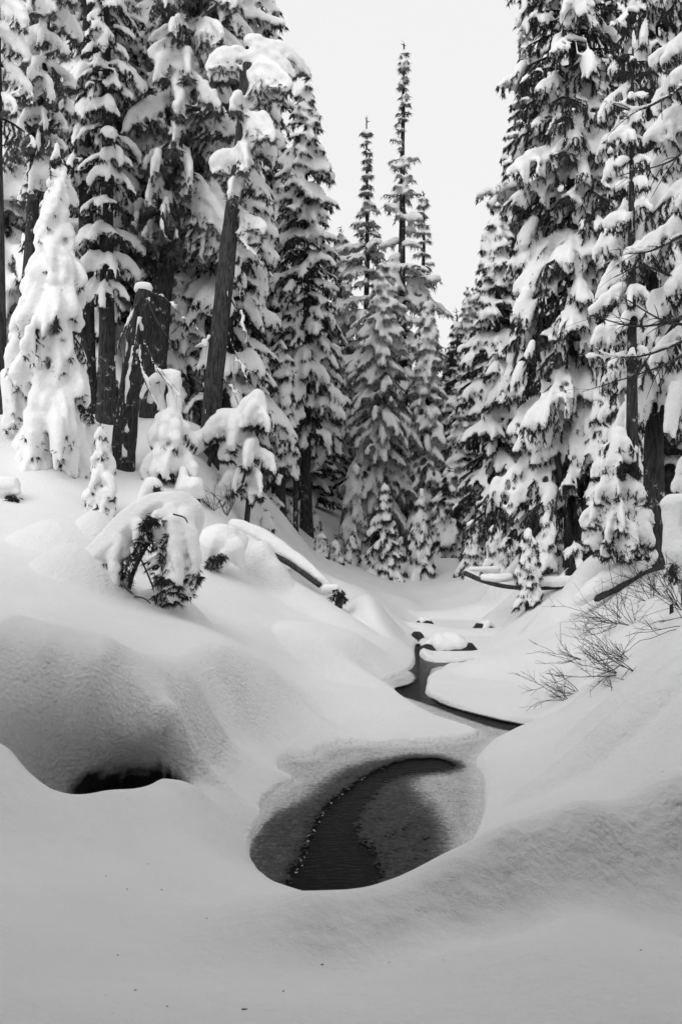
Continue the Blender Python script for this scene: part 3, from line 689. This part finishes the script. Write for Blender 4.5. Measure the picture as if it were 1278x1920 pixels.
def hood(s, f):
    s.drift([[-.27, -.12, 2.05], [-.27, -.12, 2.22], [-.20, -.12, 2.28]], [.17, .14, .07]); s.drift([[-.36, -.2, 1.8], [-.3, -.2, 2.1]], [.14, .12]); s.drift([[-.12, -.2, 1.85], [-.2, -.2, 2.1]], [.12, .1])
    for h, l in ((2.1, .32), (1.85, .5), (1.5, .62), (1.2, .7), (.95, .75), (.7, .6)):
        for k in range(7):
            az = 6.28 * k / 7 + h * 3
            s.branch(np.array([-.26, -.1, h]), az, l * s.rg.uniform(.75, 1.15), .1, -1.4, load=.62, rs=.085, tw=.5, step=.075, hang=.5, pil=.6, fing=1.)
fir(1186, 15.3, 60, 60, 'slender dark trunk with a hood of snowy boughs above the twiggy bank', 46, whorl=.5, nb=5, h0=.42, rs=.085, step=.13, prof=.4, load=.9, r_trunk=.11, hang=.3, extra=hood)
fir(1150, 19, 620, 70, 'snow hung conifer in the shade behind the slender dark trunk', 47, whorl=.35, nb=6, h0=.2, rs=.10, step=.13, prof=.5, load=1.0, e0=(-.1, -.4), e1=(-1.1, -1.2))
fir(1010, 22, 760, 70, 'mid-size conifer with clumped snow left of the shaded trunks', 48, whorl=.32, nb=7, h0=.08, rs=.10, step=.13, prof=.5, load=1.1, e0=(-.1, -.3), e1=(-.9, -1.0))
fir(885, 25, 1000, 26, 'knee high fir tip poking out of the snow at the right of the clearing', 50, name='young_fir', whorl=.13, nb=7, h0=.0, rs=.06, step=.08, prof=.7, load=.9, e1=(-.6, -.7))
fir(930, 23, 985, 30, 'low snow capped bush beside the fir tip', 51, name='young_fir', whorl=.16, nb=7, h0=.0, rs=.09, step=.08, prof=.4, load=1.2, e1=(-1.0, -1.1))
fir(1026, 19, 958, 28, 'small bowed fir with round white top behind the fallen log', 52, name='young_fir', whorl=.16, nb=6, h0=.1, rs=.09, step=.08, prof=.3, load=1.3, e0=(-.2, -.4), e1=(-1.3, -1.3), topload=True)
fir(1075, 18.5, 1015, 34, 'leafy snow topped sapling right of the bowed fir', 53, name='young_fir', whorl=.16, nb=6, h0=.1, rs=.085, step=.08, prof=.3, load=1.2, e0=(-.1, -.4), e1=(-1.1, -1.1))
fir(1155, 17.5, 985, 24, 'egg shaped dark sapling under the hooded tree', 54, name='young_fir', whorl=.14, nb=6, h0=.05, rs=.055, step=.07, profile=([0, .3, .6, 1], [.6, 1, .9, .2]), load=.8, e0=(-.4, -.6), e1=(-1.4, -1.4))
fir(990, 17.6, 995, 26, 'snow capped sapling growing through the fallen log, dark foot', 55, name='young_fir', whorl=.13, nb=7, h0=.22, rs=.085, step=.07, prof=.25, load=1.1, e0=(-.3, -.3), e1=(-1.2, -.8))
fir(1292, 14, 850, 42, 'snow loaded sapling cut by the right edge above the white column', 56, name='young_fir', whorl=.16, nb=7, h0=.15, rs=.11, step=.08, prof=.3, load=1.4, e0=(-.1, -.3), e1=(-1.2, -1.1))
# ---- left side
GH = ([0, .2, .45, .66, .72, .8, 1], [.95, 1.0, .84, .55, .30, .26, .10])
fir(103, 16.8, 272, 122, 'snow plastered ghost tree, broad white skirt and pinched top', 60, pil=1.2, fing=1., thr=.55, name='snow_ghost_tree', whorl=.22, nb=7, h0=.03, rs=.135, step=.10, profile=GH, load=1.1, dens=90, e0=(0, -.4), e1=(-1.3, -1.4), curve=.8, hang=.5, voxel=.034, smooth_it=3)
fir(190, 15.4, 806, 42, 'small ghost tree of drooping white fingers on the left slope', 61, name='young_fir', whorl=.15, nb=7, h0=.05, rs=.085, step=.075, profile=([0, .3, .8, 1], [1, .9, .45, .2]), load=1.35, e0=(-.2, -.5), e1=(-1.35, -1.4), curve=.7, hang=.5, voxel=.026)
fir(166, 22, -500, 115, 'tall dark trunked conifer behind the ghost tree, left', 62, whorl=.5, nb=6, h0=.34, rs=.115, step=.17, prof=.4, load=1.1, r_trunk=.20, e0=(0, -.4), e1=(-.8, -1.0), gap=.15)
fir(40, 19, -500, 95, 'lichen draped conifer at far left leaning right', 63, fing=.9, pil=1.2, lean_px=75, whorl=.5, nb=6, h0=.36, rs=.085, thr=.62, dens=220, step=.15, prof=.35, load=1.15, needles=M_LICH, r_trunk=.16, e0=(0, -.5), e1=(-1.1, -1.2), hang=.6)
fir(0, 17.3, -500, 90, 'trunk on the left edge with snow sagging from its high boughs', 64, fing=.9, pil=1.2, whorl=.5, nb=6, h0=.42, rs=.085, thr=.62, dens=220, step=.14, prof=.35, load=1.2, needles=M_LICH, r_trunk=.12, bark=M_BARE, e1=(-1.1, -1.2), hang=.5)
fir(285, 22, -420, 135, 'big leaning conifer with the heaviest snow pillows, upper left', 65, pil=1.5, lean_px=135, whorl=.5, nb=7, h0=.30, rs=.095, step=.12, voxel=.042, fing=1., thr=.62, dens=230, tw=.5, prof=.38, load=1.12, needles=M_LICH, r_trunk=.27, e0=(.0, -.3), e1=(-1.1, -1.25), curve=1.5, hang=.6, spine_r=1.15, tip_up=.3)
fir(340, 23, 480, 75, 'twiggy snow clad conifer between the broken stub and the leaning trunk', 68, whorl=.4, nb=6, h0=.1, rs=.10, step=.15, prof=.5, load=1.05, needles=M_FROST_HAZE, e1=(-1.0, -1.1))
fir(470, 24, 560, 50, 'hazy white conifer left of the short drooping conifer', 70, whorl=.36, nb=6, h0=.15, rs=.10, step=.17, prof=.5, load=1.0, needles=M_FROST_HAZE, e1=(-1.0, -1.1))
fir(200, 21, -150, 75, 'mossy trunked conifer between the ghost tree and the broken stub', 71, whorl=.5, nb=6, h0=.27, rs=.11, step=.17, prof=.4, load=1.0, r_trunk=.2, e1=(-1., -1.1))

def snag(pts, wpx, Y, label, seed, cap=.0, limbs=(), frost=None, boughs=(), snows=12, sz=.05, name='dead_trunk', bark=M_BARE):
    s = Tree(seed); f = foot(pts[0][0], Y); q = spline([rel(f, a, b, Y) for a, b in pts], 5); q[0, 2] = -.6; n = len(q)
    rad = np.linspace(wpx[0], wpx[1], n) / 2 / F * Y; s.trunk.append((q, rad, 12))
    if cap: s.add_snow(q[-1] + [-.05, 0, .03], q[-1] + [.06, 0, .05], cap, cap * .8)
    for l in limbs:
        pp, r, sn = l; s.dead([rel(f, a, b, Y + dy) for a, b, dy in pp], r, 5, .35, sn, .6)
    for bb in boughs: s.branch(rel(f, bb[0], bb[1], Y), *bb[2:5], bb[5], **bb[6])
    for _ in range(snows):
        k = s.rg.integers(1, n - 1); az = s.rg.uniform(3.4, 6.0); c = q[k] + rad[k] * np.array([math.cos(az), math.sin(az), 0]); l = s.rg.uniform(.5, 3.0) * sz
        s.add_snow(c, c + [0, 0, l], sz * s.rg.uniform(.4, .7), sz * .3)
    return s.build(name, f, label, 'dead tree', **fin({'bark': bark, 'needles': M_LICH}, Y))
HG = dict(load=1.0, rs=.10, tw=.5, step=.09, hang=.7, fing=1., pil=1.2)
snag([(392, 830), (402, 700), (418, 560), (430, 440), (444, 340), (456, 230), (462, 120)], (38, 24), 20.3, 'leaning weathered dead trunk with snow flecks, left of centre', 80, cap=.10,
     limbs=[(((432, 560, 0), (455, 600, -.2), (462, 640, -.3)), .02, .03), (((425, 620, 0), (450, 680, -.1), (478, 700, -.2)), .016, .03), (((415, 600, 0), (390, 640, -.2), (370, 650, -.2)), .02, .03), (((440, 440, 0), (470, 470, -.2), (490, 500, -.1)), .02, .035),
            (((440, 520, 0), (452, 560, -.2), (458, 600, -.2)), .012, .02), (((410, 700, 0), (440, 740, -.2), (455, 790, -.2)), .014, .02)],
     boughs=[(452, 260, .1, .9, .2, -1.3, HG), (458, 160, -.2, 1.0, .3, -1.2, HG), (450, 330, .3, .8, .1, -1.3, HG), (446, 300, 3.4, .7, .2, -1.4, HG), (462, 120, .2, 1.1, .5, -.9, HG), (440, 420, -.3, .7, -.2, -1.2, HG), (460, 200, 4.4, .9, .3, -1.3, HG), (456, 240, 5.3, 1.2, .4, -1.4, HG), (450, 300, 5.0, 1.1, .3, -1.4, HG), (460, 150, 5.6, 1.4, .4, -1.2, HG), (446, 350, 4.5, .9, .2, -1.4, HG), (462, 110, 3.6, 1.0, .4, -1.3, HG), (462, 90, .6, 1.6, .5, -.8, HG), (440, 400, 5.9, .9, .1, -1.3, HG)])
snag([(228, 880), (240, 760), (256, 640), (270, 545)], (50, 30), 18.3, 'broken mossy trunk stub with round snow cap and dangling dead limbs', 81, cap=.16, bark=M_BARK, snows=10, sz=.09,
     limbs=[(((262, 560, -.1), (225, 640, -.6), (210, 700, -.7)), .022, .04), (((262, 600, -.2), (243, 690, -.7), (236, 760, -.7)), .016, .04), (((270, 640, -.2), (300, 700, -.7), (340, 745, -.8)), .016, .035), (((262, 650, -.2), (270, 710, -.7), (300, 770, -.7)), .016, .035),
            (((275, 560, -.1), (300, 610, -.5), (365, 700, -.6)), .016, .0), (((272, 545, 0), (310, 560, -.4), (345, 600, -.5)), .012, .02)])
snag([(642, 1005), (648, 940), (652, 900)], (14, 9), 30, 'short thin leaning stem at the back of the clearing', 82, snows=2)
snag([(1066, 990), (1052, 900), (1042, 850)], (16, 11), 19.5, 'thin leaning dead pole among the right hand boughs', 83, snows=4)
snag([(812, 1010), (812, 900), (806, 760)], (16, 10), 35, 'dark bare stem between the middle and right hand trees', 84, bark=M_BARK, snows=3)

# ---- laden bent things
def blob_thing(name, label, cat, base, seed, Y, chains=(), fols=(), woods=(), voxel=None, needles=None, branches=(), smooth_it=4, group=None):
    """chains: list of [(px,py,dY,rpx)...]; fols: list of [(px,py,dY)...] ; woods: ([(px,py,dY)...], rpx)"""
    s = Tree(seed); f = foot(*base) if len(base) == 2 else np.array(base)
    for ch in chains:
        p = np.array([rel(f, a, b, Y + c) for a, b, c, r in ch]); r = np.array([r / F * Y for *_, r in ch])
        if len(ch) > 2:
            q = spline(p, 5); rr = np.interp(np.linspace(0, 1, len(q)), np.linspace(0, 1, len(r)), r) * (1 + .45 * n3(q, 5, seed)); s.drift(q, rr)
        elif len(ch) == 2: s.drift(p, r)
        else: s.add_snow(p[0] - [.01, 0, 0], p[0] + [.01, 0, 0], r[0], r[0])
    for fl, spread in fols:
        q = spline([rel(f, *a[:2], Y + a[2]) for a in fl], 6); w_ = spread / F * Y
        for k in range(len(q) - 1):
            n = 7; st = q[k] + s.rg.normal(0, w_ * .5, (n, 3)); d = nrm(s.rg.normal(0, 1, (n, 3)) + [0, 0, -.9]) * w_ * .9
            s.add_fol(st, st + d)
    for wd, r in woods:
        q = spline([rel(f, a, b, Y + c) for a, b, c in wd], 6); s.limbs.append([(q, np.linspace(r, r * .6, len(q)) / F * Y)])
    for (px, py, dy, az, L, e0, e1, kw) in branches: s.branch(rel(f, px, py, Y + dy), az, L, e0, e1, **kw)
    return s.build(name, f, label, cat, **fin({'needles': needles or M_NEED, 'smooth_it': smooth_it, 'voxel': voxel or .0022 * Y, 'group': group}, Y))

AB = dict(load=1.2, rs=.085, tw=.55, step=.06, hang=.5, fing=1., pil=1.2, thr=.55)
blob_thing('bent_sapling', 'arched sapling buried in thick snow with a dark hollow under it', 'tree', (250, 11.4), 90, 11.4, voxel=.022, smooth_it=3,
  chains=[[(138, 1100, .2, 30), (180, 1050, .1, 34), (230, 1000, .1, 32), (285, 950, .1, 28), (330, 943, .1, 27), (360, 955, .1, 22), (366, 985, .1, 17), (352, 1030, .1, 13), (338, 1070, .1, 9)],
          [(180, 1045, .2, 32), (205, 1085, .25, 24), (214, 1110, .3, 14)], [(225, 1012, -.05, 16), (240, 1040, -.1, 9)], [(262, 985, -.1, 15), (256, 1012, -.16, 8)], [(300, 970, -.12, 18), (280, 1012, -.2, 9)],
          [(345, 975, -.12, 18), (330, 1030, -.14, 11), (325, 1060, -.1, 7)], [(296, 1085, -.05, 9), (300, 1128, 0, 8)], [(322, 1160, .25, 20), (300, 1165, .1, 9)], [(285, 1150, .05, 6), (300, 1146, 0, 5)]],
  fols=[([(222, 1110, 0), (238, 1066, -.1), (262, 1020, -.2), (290, 1000, -.22)], 13), ([(205, 1060, -.1), (222, 1095, 0)], 9), ([(268, 985, -.3), (282, 975, -.34), (300, 975, -.36)], 7), ([(318, 1000, -.3), (310, 1040, -.25), (300, 1090, -.1), (298, 1130, 0)], 9)],
  woods=[([(236, 1130, .05), (250, 1075, 0), (275, 1025, -.05), (300, 985, 0)], 4.5), ([(292, 1140, 0), (290, 1110, 0), (270, 1060, 0), (262, 1045, 0)], 2.2), ([(240, 1118, 0), (270, 1122, 0), (292, 1142, 0)], 1.6), ([(325, 964, -.36), (345, 970, -.38), (352, 980, -.38)], 1.8)],
  branches=[(318, 965, -.05, 4.9, .85, -.7, -1.45, AB), (340, 968, -.05, 5.2, .75, -.6, -1.5, AB), (352, 975, .05, 4.6, .6, -.7, -1.5, AB), (296, 985, -.1, 5.5, .75, -.9, -1.4, AB), (328, 1000, 0, 4.7, .75, -1.2, -1.5, AB), (215, 1040, 0, 5.0, .4, -.9, -1.4, AB), (232, 1010, 0, 4.4, .3, -.8, -1.4, AB), (345, 1000, .1, 5.0, .7, -1.1, -1.5, AB)])
blob_thing('snow_covered_shrub', 'round dome of snow over a drooping shrub, right of the arched sapling', 'shrub', (408, 14.9), 91, 14.9,
  chains=[[(385, 1020, .1, 32), (415, 1008, 0, 34), (440, 1020, .1, 30)], [(400, 1020, -.15, 30), (392, 1055, -.1, 14)], [(438, 1030, -.1, 28), (448, 1050, -.1, 14)], [(418, 1040, -.2, 18), (416, 1068, -.1, 10)], [(380, 1040, .1, 18), (372, 1030, .2, 14)]],
  fols=[([(398, 1045, -.3), (402, 1070, -.15)], 10), ([(412, 1042, -.38), (416, 1052, -.34)], 7)], woods=[([(403, 1080, 0), (404, 1050, 0)], 3)])
blob_thing('snow_mushroom_sapling', 'white column with a curled overhanging snow cap beside the broken stub', 'tree', (330, 17.8), 92, 17.8, voxel=.029,
  chains=[[(334, 900, 0, 10), (334, 830, 0, 11), (330, 760, 0, 13), (326, 715, 0, 15), (318, 703, 0, 12), (295, 706, 0, 10), (275, 722, 0, 8), (266, 745, 0, 6)], [(322, 705, 0, 10), (336, 700, -.05, 6)], [(308, 712, .12, 8), (300, 740, .2, 10), (306, 775, .2, 8)], [(288, 722, .12, 7), (280, 752, .2, 7)], [(320, 745, .05, 9), (322, 790, .05, 8)]],
  branches=[(325, 800, 0, az, .55, -.2, -1.35, dict(load=1.5, rs=.11, tw=.5, step=.08, hang=.4)) for az in (3.0, 3.7, 4.4, 5.1, .2)] + [(322, 850, 0, az, .7, -.2, -1.3, dict(load=1.4, rs=.11, tw=.5, step=.08, hang=.4)) for az in (2.9, 3.5, 4.2, 4.9, 5.7)])
LB = dict(load=1.1, rs=.105, pil=1.5, fing=1., tw=.5, step=.09, hang=.55)
blob_thing('bent_conifer', 'bent leafy conifer sagging under lumps of snow, centre left', 'tree', (462, 19.8), 93, 19.8, voxel=.038, needles=M_NEED,
  chains=[[(345, 850, 0, 16), (372, 828, 0, 24), (400, 812, 0, 24)], [(400, 800, 0, 18), (430, 786, 0, 22), (455, 800, 0, 16)], [(482, 745, 0, 18), (486, 775, 0, 20)], [(440, 840, -.2, 16), (455, 870, -.2, 12)]],
  woods=[([(462, 985, 0), (470, 900, 0), (482, 800, 0), (486, 750, 0)], 6), ([(385, 900, .1), (398, 850, .05), (420, 810, 0), (480, 790, 0)], 5), ([(455, 905, -.4), (465, 870, -.5)], 3)],
  branches=[(486, 745, 0, 3.3, .55, -.2, -1.4, LB), (484, 770, 0, 4.2, .7, .1, -1.4, LB), (482, 780, 0, 5.4, .6, .1, -1.4, LB), (478, 820, 0, 3.4, .9, .1, -1.3, LB), (476, 840, 0, 4.6, .9, .1, -1.3, LB), (475, 850, 0, 5.8, .7, 0, -1.4, LB),
            (430, 790, 0, 4.0, .8, .1, -1.4, LB), (420, 800, 0, 3.2, .6, 0, -1.4, LB), (470, 880, 0, 4.2, .8, 0, -1.3, LB), (470, 890, 0, 5.2, .8, 0, -1.3, LB), (470, 890, 0, 3.4, .8, 0, -1.3, LB), (440, 800, 0, 4.9, .9, 0, -1.4, LB), (470, 920, 0, 4.7, .5, 0, -1.3, LB)])
blob_thing('snow_covered_stump', 'egg of snow sitting left behind the arched sapling', 'stump', (283, 16.5), 94, 16.5, chains=[[(272, 925, 0, 16), (285, 908, 0, 20), (296, 915, 0, 16)], [(270, 940, 0, 16)], [(298, 930, .1, 14)]], fols=[([(292, 915, -.22), (297, 920, -.22)], 6)], woods=[([(283, 960, 0), (284, 925, 0)], 6)])
blob_thing('snow_covered_stump', 'smooth ball of snow under the mushroom capped column', 'stump', (360, 17.4), 95, 17.4, chains=[[(345, 915, .1, 20), (365, 912, 0, 22)], [(372, 925, 0, 15)], [(344, 880, .15, 9), (345, 905, .1, 14)]], woods=[([(370, 960, 0), (372, 925, 0)], 7)])
blob_thing('snow_covered_stump', 'blocky snow capped stump at the left edge of the slope', 'stump', (18, 14.9), 96, 14.9, chains=[[(-8, 912, 0, 22), (22, 910, 0, 20)], [(32, 922, -.05, 11)], [(0, 925, 0, 18)]], fols=[([(22, 935, -.1), (36, 938, -.1)], 7)], woods=[([(15, 960, 0), (15, 925, 0)], 14)])
blob_thing('snow_covered_stump', 'little stump with lichen showing on its right, on the bank above the creek bend', 'stump', (632, 16.2), 97, 16.2, chains=[[(612, 1105, .1, 12), (630, 1104, 0, 10)]], fols=[([(630, 1115, -.08), (646, 1120, -.05)], 9)], woods=[([(634, 1140, 0), (636, 1112, 0)], 9)])
for k, (px, Y, top, lab) in enumerate([(516, 24.5, 925, 'white capped stub beside the two thin dark stems'), (545, 25, 948, 'snow lump on a twig left of the bare trunk'), (603, 25.5, 995, 'larger of two hooded knee high firs behind the log'), (629, 26, 1012, 'smaller hooded knee high fir behind the log'), (660, 27, 1005, 'tiny bowed fir under the shaggy conifer'), (560, 30, 940, 'snow capped stub behind the bare trunk'), (474, 22.5, 885, 'snow heaped sapling at the base of the bent leafy conifer'), (590, 28.5, 968, 'round topped snow lump right of the bare trunk foot'), (682, 30, 975, 'dark sided sapling under the broad sagging conifer'), (1003, 21.5, 985, 'bushy snow topped sapling left of the bowed fir'), (1108, 20, 1002, 'broad low sapling in the shade of the right hand trees'), (958, 24, 1000, 'little fir with white shoulders between the low bush and the log'), (750, 29, 1010, 'low dark fir between the two young firs of the clearing'), (425, 20, 905, 'low snow loaded fir tip behind the snow dome'), (500, 21, 965, 'bristly fir tip beside the upper end of the fallen log')]):
    fir(px, Y, top, 17, lab, 110 + k, name='young_fir', whorl=.12, nb=6, h0=.0, rs=.075, step=.08, prof=.35, load=1.25, e0=(-.2, -.4), e1=(-1.3, -1.3))
blob_thing('snow_column_sapling', 'lumpy white snow column standing at the right edge above the twigs', 'tree', (1262, 11.6), 98, 11.6, voxel=.024,
  chains=[[(1243, 945, 0, 10), (1258, 938, 0, 14), (1282, 940, 0, 14)], [(1258, 945, 0, 16), (1255, 985, 0, 16), (1262, 1030, 0, 22), (1262, 1062, 0, 18), (1256, 1090, 0, 9), (1254, 1130, 0, 8)], [(1285, 950, .1, 18), (1285, 1060, .1, 20), (1282, 1110, .05, 14)]],
  fols=[([(1258, 1060, -.15), (1262, 1085, -.1)], 7)], woods=[([(1258, 1160, 0), (1258, 1090, 0), (1262, 1000, 0)], 4)])
M_ROCK = bark_mat('wet_rock', .012, .05)
def rock(label, px, py, Y, w, h, seed, cap=1.0, z=-.05):
    s = Tree(seed); x = (px - 639) / F * Y; f = np.array([x, Y, z]); W_ = w / F * Y; H_ = h / F * Y
    th = np.linspace(0, 2 * math.pi, 18, endpoint=False); ph = np.linspace(0, 1, 7)
    V = [];
    for k, p in enumerate(ph):
        a = p * math.pi / 2; V.append(np.stack([np.cos(th) * W_ * math.cos(a) ** .7, np.sin(th) * W_ * .7 * math.cos(a) ** .7, np.full(18, H_ * math.sin(a))], -1))
    V = np.concatenate(V); V = V + nrm(V + 1e-4) * (n3(V + f, 6)[:, None] * W_ * .5)
    i = np.arange(6)[:, None] * 18; j = np.arange(18)[None]; j2 = (j + 1) % 18
    q = np.stack([i + j, i + j2, i + 18 + j2, i + 18 + j], -1).reshape(-1, 4)
    top = np.arange(18)[None] + 6 * 18
    root_name = 'snow_covered_rock'
    n = int(14 * cap)
    for _ in range(n):
        a = s.rg.uniform(0, 6.28); rr = s.rg.uniform(0, .8) ** .7; c = np.array([math.cos(a) * W_ * rr * .85, math.sin(a) * W_ * .6 * rr, H_ * (1 - rr ** 2 * .6)]); r_ = W_ * s.rg.uniform(.2, .38)
        s.add_snow(c, c + [r_ * .5, 0, 0], r_, r_ * .8)
    root = s.build(root_name, f, label, 'rock', voxel=.03, smooth_it=6)
    ob = link(bpy.data.objects.new('rock_face', mesh_np('rock_face', V, [q, top], M_ROCK))); ob.parent = root
rock('largest snow capped rock in the creek, dark water line under its front', 838, 1225, 15.8, 52, 26, 140, 1.3)
rock('dark rock showing below its snow cap on the far side of the creek', 905, 1185, 18.2, 26, 24, 141, .5)
rock('dark wet stones at the left side of the little falls', 782, 1198, 16.9, 12, 14, 142, .6, z=.05)
rock('small dark stone at the very head of the visible creek', 795, 1176, 18.6, 18, 12, 143, .9, z=.08)
rock('small white knob of snow at the narrow neck above the pool', 935, 1388, 9.7, 14, 8, 144, 1.0)
rock('little white cake of snow on the ice behind the open water', 738, 1413, 9.1, 10, 3, 145, .8)
# fallen logs
def fallen(label, seed, Y, wood, r, snows, lift, name='fallen_log'):
    s = Tree(seed); pts = [P(a, b, Y + c) for a, b, c in wood]; f = pts[0] - [0, 0, r / F * Y]
    q = spline([p - f for p in pts], 8); s.limbs.append([(q, np.linspace(r, r * .75, len(q)) / F * Y)])
    for ch in snows:
        p = np.array([P(a, b, Y + c) - f for a, b, c, _ in ch]); rr = np.array([x[3] / F * Y for x in ch]); qq = spline(p, 6) if len(p) > 2 else p
        s.drift(qq, np.interp(np.linspace(0, 1, len(qq)), np.linspace(0, 1, len(rr)), rr))
    return s.build(name, f, label, 'log', **fin({'voxel': .03}, Y))
fallen('fallen dark log sloping down the left bank under a thick roll of snow', 100, 17, [(440, 1003, .3), (480, 1022, .2), (540, 1055, 0), (600, 1098, -.3)], 7, [[(440, 985, .3, 15), (480, 1000, .25, 17), (535, 1035, .1, 15), (585, 1072, -.1, 12), (610, 1095, -.2, 9)], [(480, 1006, .5, 18), (540, 1045, .4, 18)]], 0)
fallen('fallen log lying across the clearing on the right, white pillows on top', 101, 17.8, [(870, 1074, .4), (905, 1089, .2), (950, 1100, 0), (1010, 1103, 0), (1100, 1098, .3)], 5, [[(905, 1082, .2, 8), (930, 1084, .1, 11), (955, 1082, .1, 9)], [(1015, 1092, 0, 10), (1035, 1090, 0, 12), (1070, 1088, .1, 10), (1100, 1078, .3, 13)], [(880, 1066, .3, 5), (930, 1068, .4, 8)]], 0)
fallen('thick snow topped root log sloping to the foot of the slender trunk', 102, 15.0, [(1240, 1066, .6), (1190, 1088, .2), (1150, 1104, 0), (1116, 1122, -.3)], 10, [[(1215, 1042, .6, 20), (1180, 1064, .25, 21), (1145, 1084, .05, 21), (1112, 1104, -.2, 18), (1085, 1125, -.2, 14)]], 0)
# bare shrubs
def shrub(label, pts, seed, Y, n=8, L=.5, lean=(-.8, .35), r=.0045):
    s = Tree(seed); base = np.array([foot(px, Y + dy) for px, dy in pts]); f = base[0]
    for b in base:
        tubes = []
        def grow(p, d, l, r, depth):
            k = 5; q = [p]
            for _ in range(k): d = nrm(d + s.rg.normal(0, .12, 3) + [0, 0, .02]); q.append(q[-1] + d * l / k)
            q = np.array(q); tubes.append((q, np.linspace(r, r * .6, k + 1)))
            if depth > 0:
                for j in range(s.rg.integers(2, 5)):
                    i = s.rg.integers(1, k + 1); dd = nrm(d + s.rg.normal(0, .55, 3) * [1, .7, .8]); grow(q[i], dd, l * s.rg.uniform(.4, .7), r * .65, depth - 1)
        for _ in range(n):
            grow(b - f - [0, 0, .03], nrm(np.array([lean[0], -.1, lean[1]]) + s.rg.normal(0, .45, 3)), L * s.rg.uniform(.5, 1.1), r, 2)
        s.limbs.append(tubes)
    return s.build('bare_shrub', f, label, 'shrub', voxel=.03)
shrub('low bare twigs of a buried shrub nearest the creek, on the right bank', [(1066, 0), (1085, .2)], 120, 10.6, 4, .42)
shrub('bare twiggy shrub lying over the snow below the longest twigs', [(1190, 0), (1180, .4), (1160, .2)], 121, 9.4, 6, .48)
shrub('bare shrub fanning left from the middle of the right bank', [(1105, 0)], 122, 12.0, 3, .5)
shrub('largest tangle of bare twigs under the slender dark trunk', [(1190, 0), (1220, .8), (1170, 1.2), (1240, 1.5), (1160, .3)], 123, 12.2, 5, .62)
shrub('bare twigs reaching in from the right edge of the bank', [(1285, 0), (1290, .5), (1280, 1.)], 124, 10.4, 4, .6)
shrub('fine upright twigs beside the bent leafy conifer', [(400, 0), (425, .5)], 125, 17.8, 8, .5, (-.1, .9), .006)
# ---- forest behind, four kinds copied
protos = []
def proto(seed, H, Rb, **k):
    s = Tree(seed); s.conifer(H, Rb, **k); return s
KP = [dict(H=17, Rb=1.7, whorl=.55, nb=6, h0=.12, rs=.13, step=.24, prof=.55, load=1.05, e1=(-.6, -.9)), dict(H=15, Rb=1.5, whorl=.55, nb=6, h0=.1, rs=.14, step=.24, prof=.6, load=1.15, e0=(0, -.4), e1=(-.9, -1.1)),
      dict(H=13, Rb=1.5, whorl=.5, nb=6, h0=.05, rs=.13, step=.22, prof=.7, load=.95, e1=(-.5, -.8)), dict(H=18, Rb=1.4, whorl=.55, nb=6, h0=.2, rs=.12, step=.24, prof=.5, load=.9, thin_top=.6)]
skyl = lambda px: float(np.interp(px, [-200, 480, 520, 600, 625, 700, 790, 815, 835, 870, 900, 960, 1000, 1500], [-500, -300, 250, 420, 640, 560, 560, 620, 660, 560, 480, 300, -200, -500]))
rgf = np.random.default_rng(5)
spots = []
for Y, dpx in ((24.5, 60), (30, 62), (36, 58), (44, 48), (56, 40)):
    px = -120
    while px < 1420:
        p = px + rgf.uniform(-14, 14); yy = Y * rgf.uniform(.94, 1.08)
        if not (590 < p < 870 and yy < 40) and not (yy < 27 and (p < 120 or 430 < p < 1020)) and not (480 < p < 600 and yy < 34): spots.append((p, yy))
        px += dpx
GRP = 'trees of the dense forest behind the clearing'
for i, (px, Y) in enumerate(spots):
    f = foot(px, Y); k = i % 4; H = top_h(skyl(px) + rgf.uniform(-20, 110), Y, f[2]); H = float(np.clip(H, 5, 24))
    side_ = 'left' if px < 560 else ('right' if px > 860 else 'middle')
    lab = {'left': 'snowy forest conifer crowded behind the left hand trees', 'right': 'snowy forest conifer crowded behind the right hand trees', 'middle': 'distant snowy conifer low behind the middle spires'}[side_]
    grp = {'left': 'forest conifers behind the left trees', 'right': 'forest conifers behind the right trees', 'middle': 'distant conifers behind the middle spires'}[side_]
    if len(protos) <= k:
        kp = dict(KP[k]); s = proto(130 + k, kp.pop('H'), kp.pop('Rb'), **kp)
        r = s.build('forest_conifer', f, lab, 'tree', needles=M_FROST_HAZE if k % 2 else M_NEED, voxel=.098, blade=.13, bw=.034, dens=48, group=grp); protos.append(r)
        sc = H / KP[k]['H']; r.scale = ((sc * .5 + .6),) * 2 + (sc,)
    else:
        sc = H / KP[k]['H']; copy_tree(protos[k], f, rgf.uniform(0, 6.28), ((sc * .5 + .5) * rgf.uniform(.85, 1.2),) * 2 + (sc,), lab, grp)
# unseen trees added around and behind the viewer, widened to shade the foreground
SHADE_TREES = [(-88, 3.9, 1.75), (88, 3.9, 1.7), (180, 2.9, 1.9), (135, 3.2, 1.8), (-135, 3.2, 1.8)] + [(a_, d_, 1.9) for a_, d_ in ((-75, 5.4), (-95, 4.2), (-112, 4.4), (-140, 3.6), (-165, 4.2), (168, 3.6), (140, 4.3), (112, 3.7), (85, 4.2), (72, 5.8), (-72, 7.5), (-125, 7.5), (180, 7.2), (125, 7.6), (75, 8.2), (-150, 8.5), (150, 8.8), (-98, 8.4), (98, 8.6))]
for i, (a_, d_, wx) in enumerate(SHADE_TREES):
    a = R(a_); x, y = d_ * math.sin(a), d_ * math.cos(a)
    f = np.array([x, y, gz1(x, y)]); k = i % 4; sc = rgf.uniform(.8, 1.1)
    copy_tree(protos[k], f, rgf.uniform(0, 6.28), (sc * wx, sc * wx, sc * .9), 'unseen snowy conifer added beside or behind the viewer to shade the foreground', 'unseen conifers added around the viewer')
